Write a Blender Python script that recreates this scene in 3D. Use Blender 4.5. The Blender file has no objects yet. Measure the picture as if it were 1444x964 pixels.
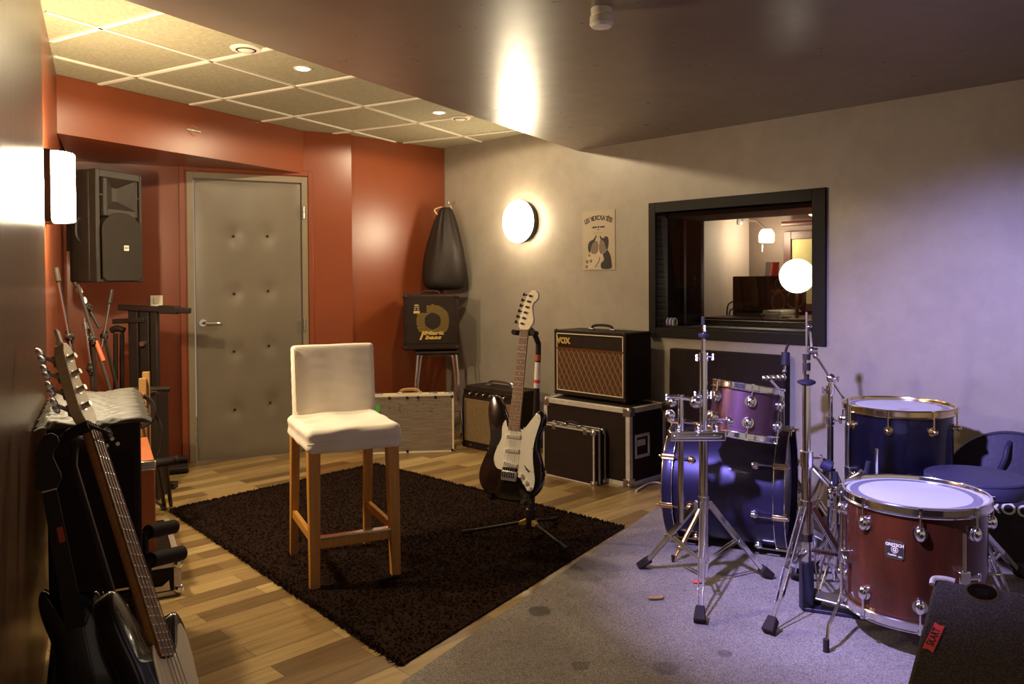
import bpy, bmesh, math, random
from mathutils import Vector, Matrix, Euler
random.seed(7)
SC = bpy.context.scene
COL = SC.collection
PI = math.pi

# ---------------------------------------------------------------- camera model
F_PX = 1123.0; CAM_H = 1.28; PITCH = math.radians(1.03); ROLL = 0.0063; HORIZON = 396.0
CY = HORIZON + F_PX * math.tan(PITCH)
_F = Vector((0, math.cos(PITCH), -math.sin(PITCH)))
_U0 = Vector((0, math.sin(PITCH), math.cos(PITCH))); _R0 = Vector((1, 0, 0))
_R = _R0 * math.cos(ROLL) - _U0 * math.sin(ROLL)
_U = _U0 * math.cos(ROLL) + _R0 * math.sin(ROLL)
EYE = Vector((0, 0, CAM_H))
def ray(u, v): return _R * ((u - 722) / F_PX) + _U * ((CY - v) / F_PX) + _F
def at_z(u, v, z):
    d = ray(u, v); return EYE + d * ((z - CAM_H) / d.z)
def at_y(u, v, Y):
    d = ray(u, v); return EYE + d * (Y / d.y)
def at_plane(u, v, p, n):
    d = ray(u, v); n = Vector(n); return EYE + d * ((Vector(p) - EYE).dot(n) / d.dot(n))

# ---------------------------------------------------------------- materials
def lin(c):
    c = c / 255.0
    return c / 12.92 if c <= 0.04045 else ((c + 0.055) / 1.055) ** 2.4
def rgb(r, g, b): return (lin(r), lin(g), lin(b), 1.0)
class Nodes:
    def __init__(s, name):
        s.m = bpy.data.materials.new(name); s.m.use_nodes = True
        s.t = s.m.node_tree; s.n = s.t.nodes; s.b = s.n['Principled BSDF']
    def new(s, typ, **kw):
        x = s.n.new(typ)
        for k, v in kw.items():
            if hasattr(x, k) and not k[0].isupper(): setattr(x, k, v)
            else: x.inputs[k.replace('_', ' ')].default_value = v
        return x
    def link(s, a, b): s.t.links.new(a, b)
    def coord(s, scale=(1, 1, 1), rot=(0, 0, 0), kind='Object'):
        tc = s.new('ShaderNodeTexCoord'); mp = s.new('ShaderNodeMapping')
        mp.inputs['Scale'].default_value = scale; mp.inputs['Rotation'].default_value = rot
        s.link(tc.outputs[kind], mp.inputs['Vector']); return mp.outputs['Vector']
    def noise(s, vec, scale, detail=3, rough=0.5):
        x = s.new('ShaderNodeTexNoise'); x.inputs['Scale'].default_value = scale
        x.inputs['Detail'].default_value = detail; x.inputs['Roughness'].default_value = rough
        if vec: s.link(vec, x.inputs['Vector'])
        return x.outputs['Fac']
    def ramp(s, fac, stops):
        r = s.new('ShaderNodeValToRGB'); e = r.color_ramp.elements
        while len(e) < len(stops): e.new(0.5)
        for el, (p, c) in zip(e, stops): el.position = p; el.color = c
        s.link(fac, r.inputs['Fac']); return r.outputs['Color']
    def mix(s, fac, a, b, mode='MIX'):
        x = s.new('ShaderNodeMix', data_type='RGBA', blend_type=mode)
        for sock, val in ((x.inputs['Factor'], fac), (x.inputs[6], a), (x.inputs[7], b)):
            if hasattr(val, 'node'): s.link(val, sock)
            else: sock.default_value = val
        return x.outputs[2]
    def bump(s, fac, strength=0.2, dist=0.01):
        x = s.new('ShaderNodeBump'); x.inputs['Strength'].default_value = strength
        x.inputs['Distance'].default_value = dist
        s.link(fac, x.inputs['Height']); s.link(x.outputs['Normal'], s.b.inputs['Normal'])
    def set(s, **kw):
        for k, v in kw.items():
            k = k.replace('_', ' ')
            if hasattr(v, 'node'): s.link(v, s.b.inputs[k])
            else: s.b.inputs[k].default_value = v
        return s.m
def scale_c(c, f): return (c[0] * f, c[1] * f, c[2] * f, 1)
def mat(name, c, rough=0.5, metal=0.0, var=0.12, nscale=9.0, bump=0.0, bscale=80.0, spec=0.5, coat=0.0):
    N = Nodes(name); v = N.coord()
    f = N.noise(v, nscale, 4)
    col = N.ramp(f, [(0.3, scale_c(c, 1 - var)), (0.7, scale_c(c, 1 + var))])
    N.set(Base_Color=col, Roughness=rough, Metallic=metal, Specular_IOR_Level=spec, Coat_Weight=coat)
    if bump: N.bump(N.noise(v, bscale, 3), bump, 0.004)
    return N.m
def emit(name, c, strength):
    N = Nodes(name)
    N.set(Base_Color=(0.8, 0.8, 0.8, 1), Emission_Color=c, Emission_Strength=strength, Roughness=0.4)
    return N.m

M = {}
M['red'] = mat('red_paint', rgb(129, 63, 33), 0.32, var=0.06, nscale=3, bump=0.06, bscale=160)
def grey_wall_mat():
    N = Nodes('grey_wall_paint'); v = N.coord()
    f = N.noise(v, 1.6, 5, 0.6); g = N.noise(v, 7, 6, 0.65)
    c = N.ramp(f, [(0.32, rgb(150, 140, 127)), (0.68, rgb(164, 154, 140))])
    d = N.ramp(g, [(0.40, (0.93, 0.93, 0.93, 1)), (0.55, (1, 1, 1, 1))])
    N.set(Base_Color=N.mix(1.0, c, d, 'MULTIPLY'), Roughness=0.42); N.bump(N.noise(v, 60, 5), 0.08, 0.004)
    return N.m
M['grey'] = grey_wall_mat()
def low_ceiling_mat():
    N = Nodes('low_ceiling_gloss_paint'); v = N.coord()
    f = N.noise(v, 2.2, 5, 0.6)
    c = N.ramp(f, [(0.3, rgb(118, 101, 90)), (0.7, rgb(131, 113, 100))])
    r = N.ramp(N.noise(v, 9, 5, 0.6), [(0.3, (0.27, 0.27, 0.27, 1)), (0.7, (0.34, 0.34, 0.34, 1))])
    N.set(Base_Color=c, Roughness=r); N.bump(N.noise(N.coord((1, 1, 1)), 7, 3, 0.5), 0.025, 0.006)
    return N.m
M['lowceil'] = low_ceiling_mat()
def tile_mat():
    N = Nodes('mineral_ceiling_tile'); v = N.coord()
    c = N.ramp(N.noise(v, 70, 4, 0.7), [(0.35, rgb(148, 139, 112)), (0.65, rgb(171, 162, 132))])
    N.set(Base_Color=c, Roughness=0.85); N.bump(N.noise(v, 160, 3), 0.3, 0.003); return N.m
M['tile'] = tile_mat()
M['grid'] = mat('white_enamel_grid', rgb(246, 240, 222), 0.35, var=0.02)
def floor_mat():
    N = Nodes('oak_laminate'); ang = math.atan2(0.70, 0.71)
    v = N.coord(rot=(0, 0, -ang))
    br = N.new('ShaderNodeTexBrick')
    br.offset = 0.37; br.offset_frequency = 2; br.squash = 1.0
    for k, val in (('Scale', 1.0), ('Mortar Size', 0.0011), ('Mortar Smooth', 0.3), ('Bias', 0.0), ('Brick Width', 0.78), ('Row Height', 0.098)):
        br.inputs[k].default_value = val
    br.inputs['Color1'].default_value = (0, 0, 0, 1); br.inputs['Color2'].default_value = (1, 1, 1, 1)
    br.inputs['Mortar'].default_value = (0.0, 0.0, 0.0, 1)
    N.link(v, br.inputs['Vector'])
    tone = N.ramp(br.outputs['Color'], [(0.0, rgb(110, 84, 50)), (0.35, rgb(146, 118, 73)), (0.75, rgb(172, 144, 94)), (1.0, rgb(188, 162, 110))])
    gv = N.coord(scale=(1.6, 26, 1), rot=(0, 0, -ang))
    # mapping applies scale before rotation, so nest a second mapping for the grain
    mp2 = N.new('ShaderNodeMapping'); mp2.inputs['Scale'].default_value = (2.2, 34, 1); N.link(v, mp2.inputs['Vector'])
    grain = N.ramp(N.noise(mp2.outputs['Vector'], 1.0, 6, 0.65), [(0.30, (0.62, 0.58, 0.52, 1)), (0.55, (1, 1, 1, 1)), (0.8, (1.1, 1.08, 1.05, 1))])
    c = N.mix(1.0, tone, grain, 'MULTIPLY')
    c = N.mix(br.outputs['Fac'], c, rgb(70, 46, 24))
    N.set(Base_Color=c, Roughness=0.34); N.bump(grain, 0.05, 0.002); return N.m
M['floor'] = floor_mat()
def carpet_mat():
    N = Nodes('grey_loop_carpet'); v = N.coord()
    a = N.noise(v, 220, 2, 0.8); b = N.noise(v, 2.0, 5, 0.6); d = N.noise(v, 26, 4, 0.7)
    c = N.ramp(a, [(0.35, rgb(96, 88, 82)), (0.62, rgb(168, 158, 146))])
    s = N.ramp(b, [(0.33, (0.72, 0.70, 0.68, 1)), (0.62, (1, 1, 1, 1))])
    s2 = N.ramp(d, [(0.30, (0.72, 0.70, 0.68, 1)), (0.42, (1, 1, 1, 1))])
    c = N.mix(1.0, c, s, 'MULTIPLY'); c = N.mix(1.0, c, s2, 'MULTIPLY')
    for (x, y, r, k) in ((0.10, 3.06, 0.052, 0.45), (0.34, 3.5, 0.16, 0.72), (0.5, 2.6, 0.05, 0.7), (0.22, 2.62, 0.035, 0.6), (0.72, 2.7, 0.03, 0.6)):
        mp = N.new('ShaderNodeMapping'); tc = N.new('ShaderNodeTexCoord')
        mp.inputs['Location'].default_value = (-x / r, -y / r, 0); mp.inputs['Scale'].default_value = (1 / r, 1 / r, 0)
        N.link(tc.outputs['Object'], mp.inputs['Vector'])
        ad = N.new('ShaderNodeVectorMath', operation='ADD'); nz = N.new('ShaderNodeTexNoise'); nz.inputs['Scale'].default_value = 1.5
        N.link(mp.outputs['Vector'], nz.inputs['Vector']); N.link(mp.outputs['Vector'], ad.inputs[0]); N.link(nz.outputs['Color'], ad.inputs[1])
        sb = N.new('ShaderNodeVectorMath', operation='SUBTRACT'); N.link(ad.outputs[0], sb.inputs[0]); sb.inputs[1].default_value = (0.5, 0.5, 0.5)
        ln = N.new('ShaderNodeVectorMath', operation='LENGTH'); N.link(sb.outputs[0], ln.inputs[0])
        st = N.ramp(ln.outputs['Value'], [(0.75, (k, k, k, 1)), (1.0, (1, 1, 1, 1))])
        c = N.mix(1.0, c, st, 'MULTIPLY')
    N.set(Base_Color=c, Roughness=0.95); N.bump(a, 0.6, 0.004); return N.m
M['carpet'] = carpet_mat()
M['shag'] = mat('black_shag', (0.024, 0.0138, 0.0102, 1), 1.0, var=0.08, nscale=30, spec=0.0)
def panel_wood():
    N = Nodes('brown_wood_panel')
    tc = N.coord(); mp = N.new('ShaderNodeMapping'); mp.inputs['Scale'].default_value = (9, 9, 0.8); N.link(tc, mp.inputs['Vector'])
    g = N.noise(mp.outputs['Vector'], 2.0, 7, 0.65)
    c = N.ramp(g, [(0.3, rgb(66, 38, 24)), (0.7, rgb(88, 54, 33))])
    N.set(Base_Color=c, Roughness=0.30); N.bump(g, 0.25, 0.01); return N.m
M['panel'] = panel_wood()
def black(name, base=(0.030, 0.019, 0.014), rough=0.6, bump=0.0, bs=200, coat=0.0, spec=0.4, var=0.15):
    return mat(name, (base[0] * 0.95, base[1] * 0.9, base[2] * 0.9, 1), rough, 0, var, 14, bump, bs, spec, coat)
M['tolex'] = black('black_tolex', (0.026, 0.0150, 0.0105), 0.68, 0.5, 260, spec=0.18)
M['blackmetal'] = black('black_powder_metal', (0.024, 0.0145, 0.0105), 0.48, spec=0.3)
M['rubber'] = black('black_rubber', (0.026, 0.017, 0.014), 0.75, spec=0.25)
M['gloss'] = black('black_gloss_lacquer', (0.012, 0.008, 0.006), 0.16, coat=0.6)
M['cloth'] = black('black_cloth', (0.018, 0.0105, 0.008), 0.9, 0.4, 300, spec=0.25)
M['bagcloth'] = black('black_nylon_bag', (0.020, 0.013, 0.010), 0.55, 0.3, 30, spec=0.3)
M['plastic'] = black('black_moulded_plastic', (0.034, 0.025, 0.018), 0.5, 0.2, 200)
M['grille'] = black('dark_metal_grille', (0.034, 0.024, 0.016), 0.6, 0.8, 500)
def carpet_black():
    N = Nodes('black_cabinet_carpet'); v = N.coord(); a = N.noise(v, 240, 2, 0.8)
    c = N.ramp(a, [(0.4, (0.030, 0.022, 0.018, 1)), (0.7, (0.095, 0.075, 0.066, 1))])
    N.set(Base_Color=c, Roughness=0.95, Specular_IOR_Level=0.2); N.bump(a, 0.7, 0.004); return N.m
M['cabcarpet'] = carpet_black()
M['chrome'] = mat('chrome', (0.90, 0.89, 0.90, 1), 0.14, 1.0, var=0.05)
M['steel'] = mat('satin_steel', (0.60, 0.58, 0.56, 1), 0.32, 1.0, var=0.1, nscale=30)
M['alu'] = mat('aluminium_extrusion', (0.72, 0.67, 0.60, 1), 0.42, 0.35, var=0.15, nscale=20)
M['brass'] = mat('brass', (0.78, 0.56, 0.22, 1), 0.25, 1.0, var=0.1)
M['gold'] = mat('gold_print', rgb(216, 182, 96), 0.4, 0.3, var=0.05)
M['goldmetal'] = mat('gold_hoop', (0.80, 0.66, 0.36, 1), 0.18, 1.0, var=0.06)
M['white'] = mat('white_plastic', rgb(232, 224, 206), 0.4, var=0.03)
M['cream'] = mat('aged_cream_plastic', rgb(226, 210, 178), 0.35, var=0.04)
M['fabric'] = mat('cream_cotton_cover', rgb(240, 231, 215), 0.9, var=0.05, nscale=6, bump=0.25, bscale=24)
M['tape_o'] = mat('orange_tape', rgb(188, 80, 42), 0.6, var=0.06)
M['tape_r'] = mat('red_tape', rgb(226, 74, 66), 0.6, var=0.08)
M['tape_g'] = mat('green_tape', rgb(92, 172, 76), 0.6, var=0.06)
M['orange'] = mat('orange_case_vinyl', rgb(176, 98, 56), 0.6, var=0.06, bump=0.3, bscale=220)
M['ink'] = mat('black_ink', (0.02, 0.013, 0.01, 1), 0.7, var=0.05)
def wood(name, a, b, rough=0.45, stretch=(1, 1, 0.08), sc=60, coat=0.0, metal=0.0):
    N = Nodes(name); tc = N.coord(); mp = N.new('ShaderNodeMapping'); mp.inputs['Scale'].default_value = stretch; N.link(tc, mp.inputs['Vector'])
    g = N.noise(mp.outputs['Vector'], sc, 5, 0.6)
    N.set(Base_Color=N.ramp(g, [(0.3, a), (0.7, b)]), Roughness=rough, Coat_Weight=coat, Metallic=metal); return N.m
M['oak'] = wood('light_oak_leg', rgb(190, 130, 52), rgb(208, 152, 72))
M['maple'] = wood('maple_neck', rgb(216, 184, 128), rgb(234, 206, 154), 0.35)
M['maple_dark'] = wood('amber_neck', rgb(204, 142, 80), rgb(226, 166, 100), 0.35)
M['rosewood'] = wood('rosewood_board', rgb(118, 76, 40), rgb(160, 112, 64), 0.45)
M['stick'] = wood('pale_pine', rgb(146, 108, 56), rgb(174, 134, 78), 0.6)
M['mahog'] = wood('walnut_red_lacquer', rgb(46, 21, 12), rgb(84, 37, 19), 0.22, (1, 1, 0.25), 9, 0.5)
M['purple'] = wood('violet_sparkle_lacquer', rgb(76, 48, 60), rgb(102, 68, 84), 0.38, (1, 1, 0.3), 10, 0.3, 0.75)
M['bluelac'] = wood('dark_blue_lacquer', rgb(18, 15, 30), rgb(28, 24, 46), 0.34, (1, 1, 0.3), 6, 0.5, 0.5)
M['bluebass'] = wood('violet_blue_lacquer', rgb(38, 33, 58), rgb(52, 46, 78), 0.40, (1, 1, 0.3), 6, 0.3, 0.6)
M['head'] = mat('coated_drumhead', rgb(200, 198, 204), 0.5, var=0.04, nscale=4)
M['headring'] = mat('clear_head_ring', rgb(120, 116, 140), 0.3, var=0.05)
M['doorgrey'] = None
def door_mat():
    N = Nodes('padded_grey_vinyl'); v = N.coord()
    c = N.ramp(N.noise(v, 2.2, 4), [(0.3, rgb(106, 95, 80)), (0.7, rgb(120, 108, 91))])
    N.set(Base_Color=c, Roughness=0.42); N.bump(N.noise(v, 5, 3), 0.15, 0.02); return N.m
M['doorgrey'] = door_mat()
M['doorframe'] = mat('grey_door_frame', rgb(132, 116, 92), 0.45, var=0.05)
M['frame_dark'] = mat('dark_window_frame', rgb(21, 14, 10), 0.6, var=0.12, nscale=5, spec=0.25)
M['reveal'] = mat('dark_reveal_fabric', rgb(38, 25, 20), 0.9, var=0.1, spec=0.1)
M['paper'] = mat('poster_paper', rgb(166, 150, 126), 0.6, var=0.04)
M['skin_print'] = mat('poster_midtone', rgb(112, 92, 76), 0.6, var=0.15, nscale=40)
M['skin_light'] = mat('poster_light', rgb(178, 162, 138), 0.6, var=0.08, nscale=40)
M['fabgrey'] = mat('crinkled_grey_sheet', rgb(68, 58, 42), 0.6, var=0.25, nscale=20)
def grillcloth(name, a, b, sc):
    N = Nodes(name); v = N.coord()
    w1 = N.new('ShaderNodeTexWave'); w1.wave_type = 'BANDS'; w1.bands_direction = 'X'; w1.inputs['Scale'].default_value = sc; w1.inputs['Distortion'].default_value = 1.2; w1.inputs['Detail'].default_value = 2
    N.link(v, w1.inputs['Vector'])
    n = N.noise(v, 60, 3)
    c = N.ramp(w1.outputs['Fac'], [(0.2, a), (0.8, b)])
    c = N.mix(0.35, c, N.ramp(n, [(0.3, a), (0.7, b)]))
    N.set(Base_Color=c, Roughness=0.8); N.bump(w1.outputs['Fac'], 0.3, 0.002); return N.m
M['silvercloth'] = grillcloth('beige_grille_cloth', rgb(104, 84, 56), rgb(150, 126, 88), 26)
def diamond():
    N = Nodes('brown_diamond_grille'); v = N.coord()
    acc = None
    for ang in (0.52, -0.52):
        mp = N.new('ShaderNodeMapping'); mp.inputs['Rotation'].default_value = (0, ang, 0); N.link(v, mp.inputs['Vector'])
        w = N.new('ShaderNodeTexWave'); w.bands_direction = 'X'; w.inputs['Scale'].default_value = 8.0 if ang > 0 else 8.0
        N.link(mp.outputs['Vector'], w.inputs['Vector'])
        c = N.ramp(w.outputs['Fac'], [(0.86, (0, 0, 0, 1)), (0.97, (1, 1, 1, 1)) if ang > 0 else (0.99, (0.45, 0.45, 0.45, 1))])
        acc = c if acc is None else N.mix(1.0, acc, c, 'LIGHTEN')
    base = N.ramp(N.noise(v, 160, 2), [(0.3, rgb(66, 39, 20)), (0.7, rgb(90, 55, 29))])
    N.set(Base_Color=N.mix(acc, base, rgb(138, 102, 58)), Roughness=0.8); return N.m
M['diamond'] = diamond()
def scratched():
    N = Nodes('scratched_aluminium_sheet'); tc = N.coord(); mp = N.new('ShaderNodeMapping'); mp.inputs['Scale'].default_value = (3, 1, 60); N.link(tc, mp.inputs['Vector'])
    s = N.noise(mp.outputs['Vector'], 2.0, 6, 0.75)
    c = N.ramp(s, [(0.30, rgb(104, 92, 80)), (0.52, rgb(146, 132, 116)), (0.75, rgb(178, 166, 148))])
    # worn band of dark chips across the upper third
    d = N.noise(tc, 34, 6, 0.8)
    chips = N.ramp(d, [(0.57, (0, 0, 0, 1)), (0.62, (1, 1, 1, 1))])
    sep = N.new('ShaderNodeSeparateXYZ'); N.link(tc, sep.inputs[0])
    band = N.ramp(sep.outputs['Z'], [(0.27, (0, 0, 0, 1)), (0.31, (1, 1, 1, 1)), (0.38, (1, 1, 1, 1)), (0.42, (0.1, 0.1, 0.1, 1))])
    N.set(Base_Color=N.mix(N.mix(1.0, chips, band, 'MULTIPLY'), c, rgb(78, 64, 52)), Roughness=0.45, Metallic=0.35); return N.m
M['scratched'] = scratched()
def glass():
    N = Nodes('window_glass'); g = N.new('ShaderNodeBsdfGlossy'); g.inputs['Roughness'].default_value = 0.02
    t = N.new('ShaderNodeBsdfTransparent'); mx = N.new('ShaderNodeMixShader'); mx.inputs[0].default_value = 0.03
    N.link(t.outputs[0], mx.inputs[1]); N.link(g.outputs[0], mx.inputs[2]); N.link(mx.outputs[0], N.n['Material Output'].inputs['Surface']); return N.m
M['glass'] = glass()
M['cr_wall'] = mat('control_room_pale_wall', rgb(164, 147, 134), 0.7, var=0.04)
M['cr_back'] = mat('control_room_brown_wall', rgb(94, 79, 69), 0.7, var=0.06)
M['cr_dark'] = mat('control_room_dark_wood', rgb(70, 36, 26), 0.5, var=0.1)
M['picture'] = mat('olive_picture', rgb(166, 152, 96), 0.7, var=0.1, nscale=6)
M['blue_plastic'] = mat('indigo_rubber', rgb(32, 28, 46), 0.5, var=0.08)
M['cord_blue'] = mat('bright_blue_cord', rgb(96, 92, 190), 0.6, var=0.05)
M['navy'] = mat('navy_vinyl', rgb(54, 51, 82), 0.55, var=0.12, bump=0.3, bscale=200)
M['drumbag'] = mat('dark_navy_bag', rgb(46, 36, 60), 0.6, var=0.2, nscale=7, bump=0.4, bscale=40)
M['bagface'] = black('black_bag_face', (0.030, 0.019, 0.016), 0.7, 0.3, 200)
WARM = (1.0, 0.80, 0.50, 1)
def opal(name, c, s):
    N = Nodes(name); e = N.new('ShaderNodeEmission'); e.inputs['Color'].default_value = c; e.inputs['Strength'].default_value = s
    t_ = N.new('ShaderNodeBsdfTransparent'); t_.inputs['Color'].default_value = (0.8, 0.8, 0.8, 1); a = N.new('ShaderNodeAddShader')
    N.link(e.outputs[0], a.inputs[0]); N.link(t_.outputs[0], a.inputs[1]); N.link(a.outputs[0], N.n['Material Output'].inputs['Surface']); return N.m
M['lamp'] = opal('opal_lamp_glass', (1.0, 0.83, 0.55, 1), 34)
M['lamp_r'] = emit('frosted_lamp_glass', (1.0, 0.83, 0.55, 1), 40)
M['globe'] = emit('globe_lamp_glass', (1.0, 0.88, 0.66, 1), 2.4)
M['arm_lamp'] = emit('arm_lamp_glass', (1.0, 0.86, 0.60, 1), 60)
M['bulb'] = emit('spot_bulb', (1.0, 0.88, 0.64, 1), 30)

# ---------------------------------------------------------------- mesh builder
class MB:
    def __init__(s): s.v = []; s.f = []; s.mi = []; s.cur = 0; s.sm = []
    def _add(s, vs, fs, X=None, smooth=False):
        o = len(s.v)
        s.v += [tuple(X @ Vector(p)) if X is not None else tuple(p) for p in vs]
        s.f += [tuple(i + o for i in f) for f in fs]; s.mi += [s.cur] * len(fs); s.sm += [smooth] * len(fs)
        return s
    def box(s, c, d, X=None):
        x, y, z = c; a, b, e = d[0] / 2, d[1] / 2, d[2] / 2
        vs = [(x + i * a, y + j * b, z + k * e) for i in (-1, 1) for j in (-1, 1) for k in (-1, 1)]
        return s._add(vs, [(0, 1, 3, 2), (4, 6, 7, 5), (0, 4, 5, 1), (2, 3, 7, 6), (0, 2, 6, 4), (1, 5, 7, 3)], X)
    def box2(s, p, q, X=None):
        return s.box([(a + b) / 2 for a, b in zip(p, q)], [abs(b - a) for a, b in zip(p, q)], X)
    def beam(s, p, q, w, h, up=(0, 0, 1), X=None, w2=None, h2=None):
        p, q = Vector(p), Vector(q); d = (q - p).normalized(); up = Vector(up)
        sd = d.cross(up)
        if sd.length < 1e-4: sd = d.cross(Vector((0, 1, 0)))
        sd.normalize(); u = sd.cross(d)
        vs = []
        for c, ww, hh in ((p, w, h), (q, w2 or w, h2 or h)):
            vs += [c - sd * ww / 2 - u * hh / 2, c + sd * ww / 2 - u * hh / 2, c + sd * ww / 2 + u * hh / 2, c - sd * ww / 2 + u * hh / 2]
        return s._add(vs, [(3, 2, 1, 0), (4, 5, 6, 7), (0, 1, 5, 4), (1, 2, 6, 5), (2, 3, 7, 6), (3, 0, 4, 7)], X)
    def tube(s, pts, r, n=10, closed=False, X=None, cap=True):
        pts = [Vector(p) for p in pts]; m = len(pts)
        rs = r if isinstance(r, (list, tuple)) else [r] * m
        vs, fs = [], []; ref = None
        for i, p in enumerate(pts):
            if closed: t = pts[(i + 1) % m] - pts[i - 1]
            else: t = pts[min(i + 1, m - 1)] - pts[max(i - 1, 0)]
            t.normalize()
            if ref is None:
                ref = Vector((0, 0, 1)) if abs(t.z) < 0.9 else Vector((1, 0, 0))
            a = (ref - t * ref.dot(t)).normalized(); b = t.cross(a); ref = a
            vs += [p + (a * math.cos(2 * PI * k / n) + b * math.sin(2 * PI * k / n)) * rs[i] for k in range(n)]
        for i in range(m if closed else m - 1):
            j = (i + 1) % m
            fs += [(i * n + k, i * n + (k + 1) % n, j * n + (k + 1) % n, j * n + k) for k in range(n)]
        if cap and not closed:
            fs.append(tuple(range(n - 1, -1, -1))); fs.append(tuple((m - 1) * n + k for k in range(n)))
        return s._add(vs, fs, X, True)
    def cyl(s, p, q, r, r2=None, n=16, X=None):
        return s.tube([p, q], [r, r if r2 is None else r2], n, X=X)
    def lathe(s, prof, n=32, X=None, a0=0.0, a1=2 * PI, smooth=True):
        full = abs(a1 - a0 - 2 * PI) < 1e-6; cnt = n if full else n + 1
        vs = []; fs = []
        for (r, z) in prof:
            for k in range(cnt):
                a = a0 + (a1 - a0) * k / n
                vs.append((r * math.cos(a), r * math.sin(a), z))
        m = len(prof)
        for i in range(m - 1):
            for k in range(n):
                k2 = (k + 1) % cnt
                fs.append((i * cnt + k, i * cnt + k2, (i + 1) * cnt + k2, (i + 1) * cnt + k))
        if full:
            if prof[0][0] > 1e-5: fs.append(tuple(range(cnt - 1, -1, -1)))
            if prof[-1][0] > 1e-5: fs.append(tuple((m - 1) * cnt + k for k in range(cnt)))
        return s._add(vs, fs, X, smooth)
    def ring(s, prof, n=48, X=None):   # closed profile swept all round
        m = len(prof); vs = [(r * math.cos(2 * PI * k / n), r * math.sin(2 * PI * k / n), z) for (r, z) in prof for k in range(n)]
        fs = [(i * n + k, i * n + (k + 1) % n, ((i + 1) % m) * n + (k + 1) % n, ((i + 1) % m) * n + k) for i in range(m) for k in range(n)]
        return s._add(vs, fs, X, True)
    def prism(s, poly, z0, z1, X=None):
        n = len(poly)
        vs = [(x, y, z0) for x, y in poly] + [(x, y, z1) for x, y in poly]
        fs = [tuple(range(n - 1, -1, -1)), tuple(range(n, 2 * n))] + [(i, (i + 1) % n, n + (i + 1) % n, n + i) for i in range(n)]
        return s._add(vs, fs, X)
    def sphere(s, c, r, n=14, X=None, sc=(1, 1, 1)):
        m = n // 2 + 1; vs = []; fs = []
        for i in range(m):
            t = PI * i / (m - 1)
            for k in range(n):
                a = 2 * PI * k / n
                vs.append((c[0] + r * sc[0] * math.sin(t) * math.cos(a), c[1] + r * sc[1] * math.sin(t) * math.sin(a), c[2] + r * sc[2] * math.cos(t)))
        for i in range(m - 1):
            for k in range(n): fs.append((i * n + k, (i + 1) * n + k, (i + 1) * n + (k + 1) % n, i * n + (k + 1) % n))
        return s._add(vs, fs, X, True)
    def text(s, body, size, ext, X, align='CENTER', bold=0.0):
        c = bpy.data.curves.new('t', 'FONT'); c.body = body; c.size = size; c.extrude = ext; c.align_x = align; c.align_y = 'CENTER'; c.offset = bold
        c.resolution_u = 3
        o = bpy.data.objects.new('t', c); COL.objects.link(o)
        bpy.context.view_layer.update()
        me = bpy.data.meshes.new_from_object(o.evaluated_get(bpy.context.evaluated_depsgraph_get()))
        vs = [v.co.copy() for v in me.vertices]; fs = [tuple(p.vertices) for p in me.polygons]
        bpy.data.objects.remove(o); bpy.data.curves.remove(c); bpy.data.meshes.remove(me)
        return s._add(vs, fs, X)
    def build(s, name, mats, parent=None, world=False, bevel=0.0, segs=2, angle=35, subsurf=0, label=None):
        me = bpy.data.meshes.new(name)
        vs = s.v
        if world and parent is not None:
            inv = parent_matrix(parent).inverted(); vs = [tuple(inv @ Vector(p)) for p in vs]
        me.from_pydata(vs, [], s.f)
        bm = bmesh.new(); bm.from_mesh(me); bmesh.ops.recalc_face_normals(bm, faces=bm.faces[:]); bm.to_mesh(me); bm.free()
        if not isinstance(mats, (list, tuple)): mats = [mats]
        for m_ in mats: me.materials.append(m_)
        me.polygons.foreach_set('material_index', s.mi); me.polygons.foreach_set('use_smooth', [True] * len(s.f))
        me.set_sharp_from_angle(angle=math.radians(angle)); me.update()
        o = bpy.data.objects.new(name, me); COL.objects.link(o)
        if parent is not None: o.parent = parent
        if bevel:
            b = o.modifiers.new('bevel', 'BEVEL'); b.width = bevel; b.segments = segs; b.limit_method = 'ANGLE'; b.angle_limit = math.radians(40); b.harden_normals = False
        if subsurf:
            b = o.modifiers.new('sub', 'SUBSURF'); b.levels = subsurf; b.render_levels = subsurf
        if label: o['label'] = label
        return o
def parent_matrix(p):
    m = p.matrix_basis.copy()
    while p.parent is not None:
        p = p.parent; m = p.matrix_basis @ m
    return m
def thing(name, label, cat, loc=(0, 0, 0), rz=0.0, group=None, M4=None):
    o = bpy.data.objects.new(name, None); COL.objects.link(o); o.empty_display_size = 0.05
    if M4 is not None: o.matrix_basis = M4
    else: o.matrix_basis = Matrix.Translation(Vector(loc)) @ Matrix.Rotation(rz, 4, 'Z')
    o['label'] = label; o['category'] = cat
    if group: o['group'] = group
    return o
def tag(o, label, cat, group=None, kind=None):
    o['label'] = label; o['category'] = cat
    if group: o['group'] = group
    if kind: o['kind'] = kind
    return o
def struct(o):
    o['kind'] = 'structure'; return o
def frame(origin, x, y=None, z=None):
    """4x4 from origin, x axis and z axis (or y)"""
    x = Vector(x).normalized()
    if z is not None:
        z = Vector(z); z = (z - x * z.dot(x)).normalized(); y = z.cross(x)
    else:
        y = Vector(y); y = (y - x * y.dot(x)).normalized(); z = x.cross(y)
    m = Matrix.Identity(4)
    for i, a in enumerate((x, y, z)):
        m[0][i], m[1][i], m[2][i] = a
    m.translation = Vector(origin); return m
def axis_frame(p, d):
    """z axis along d"""
    d = Vector(d).normalized(); h = Vector((0, 0, 1)) if abs(d.z) < 0.9 else Vector((1, 0, 0))
    x = h.cross(d).normalized(); return frame(p, x, z=d)
T = Matrix.Translation
def RX(a): return Matrix.Rotation(a, 4, 'X')
def RY(a): return Matrix.Rotation(a, 4, 'Y')
def RZ(a): return Matrix.Rotation(a, 4, 'Z')
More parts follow.
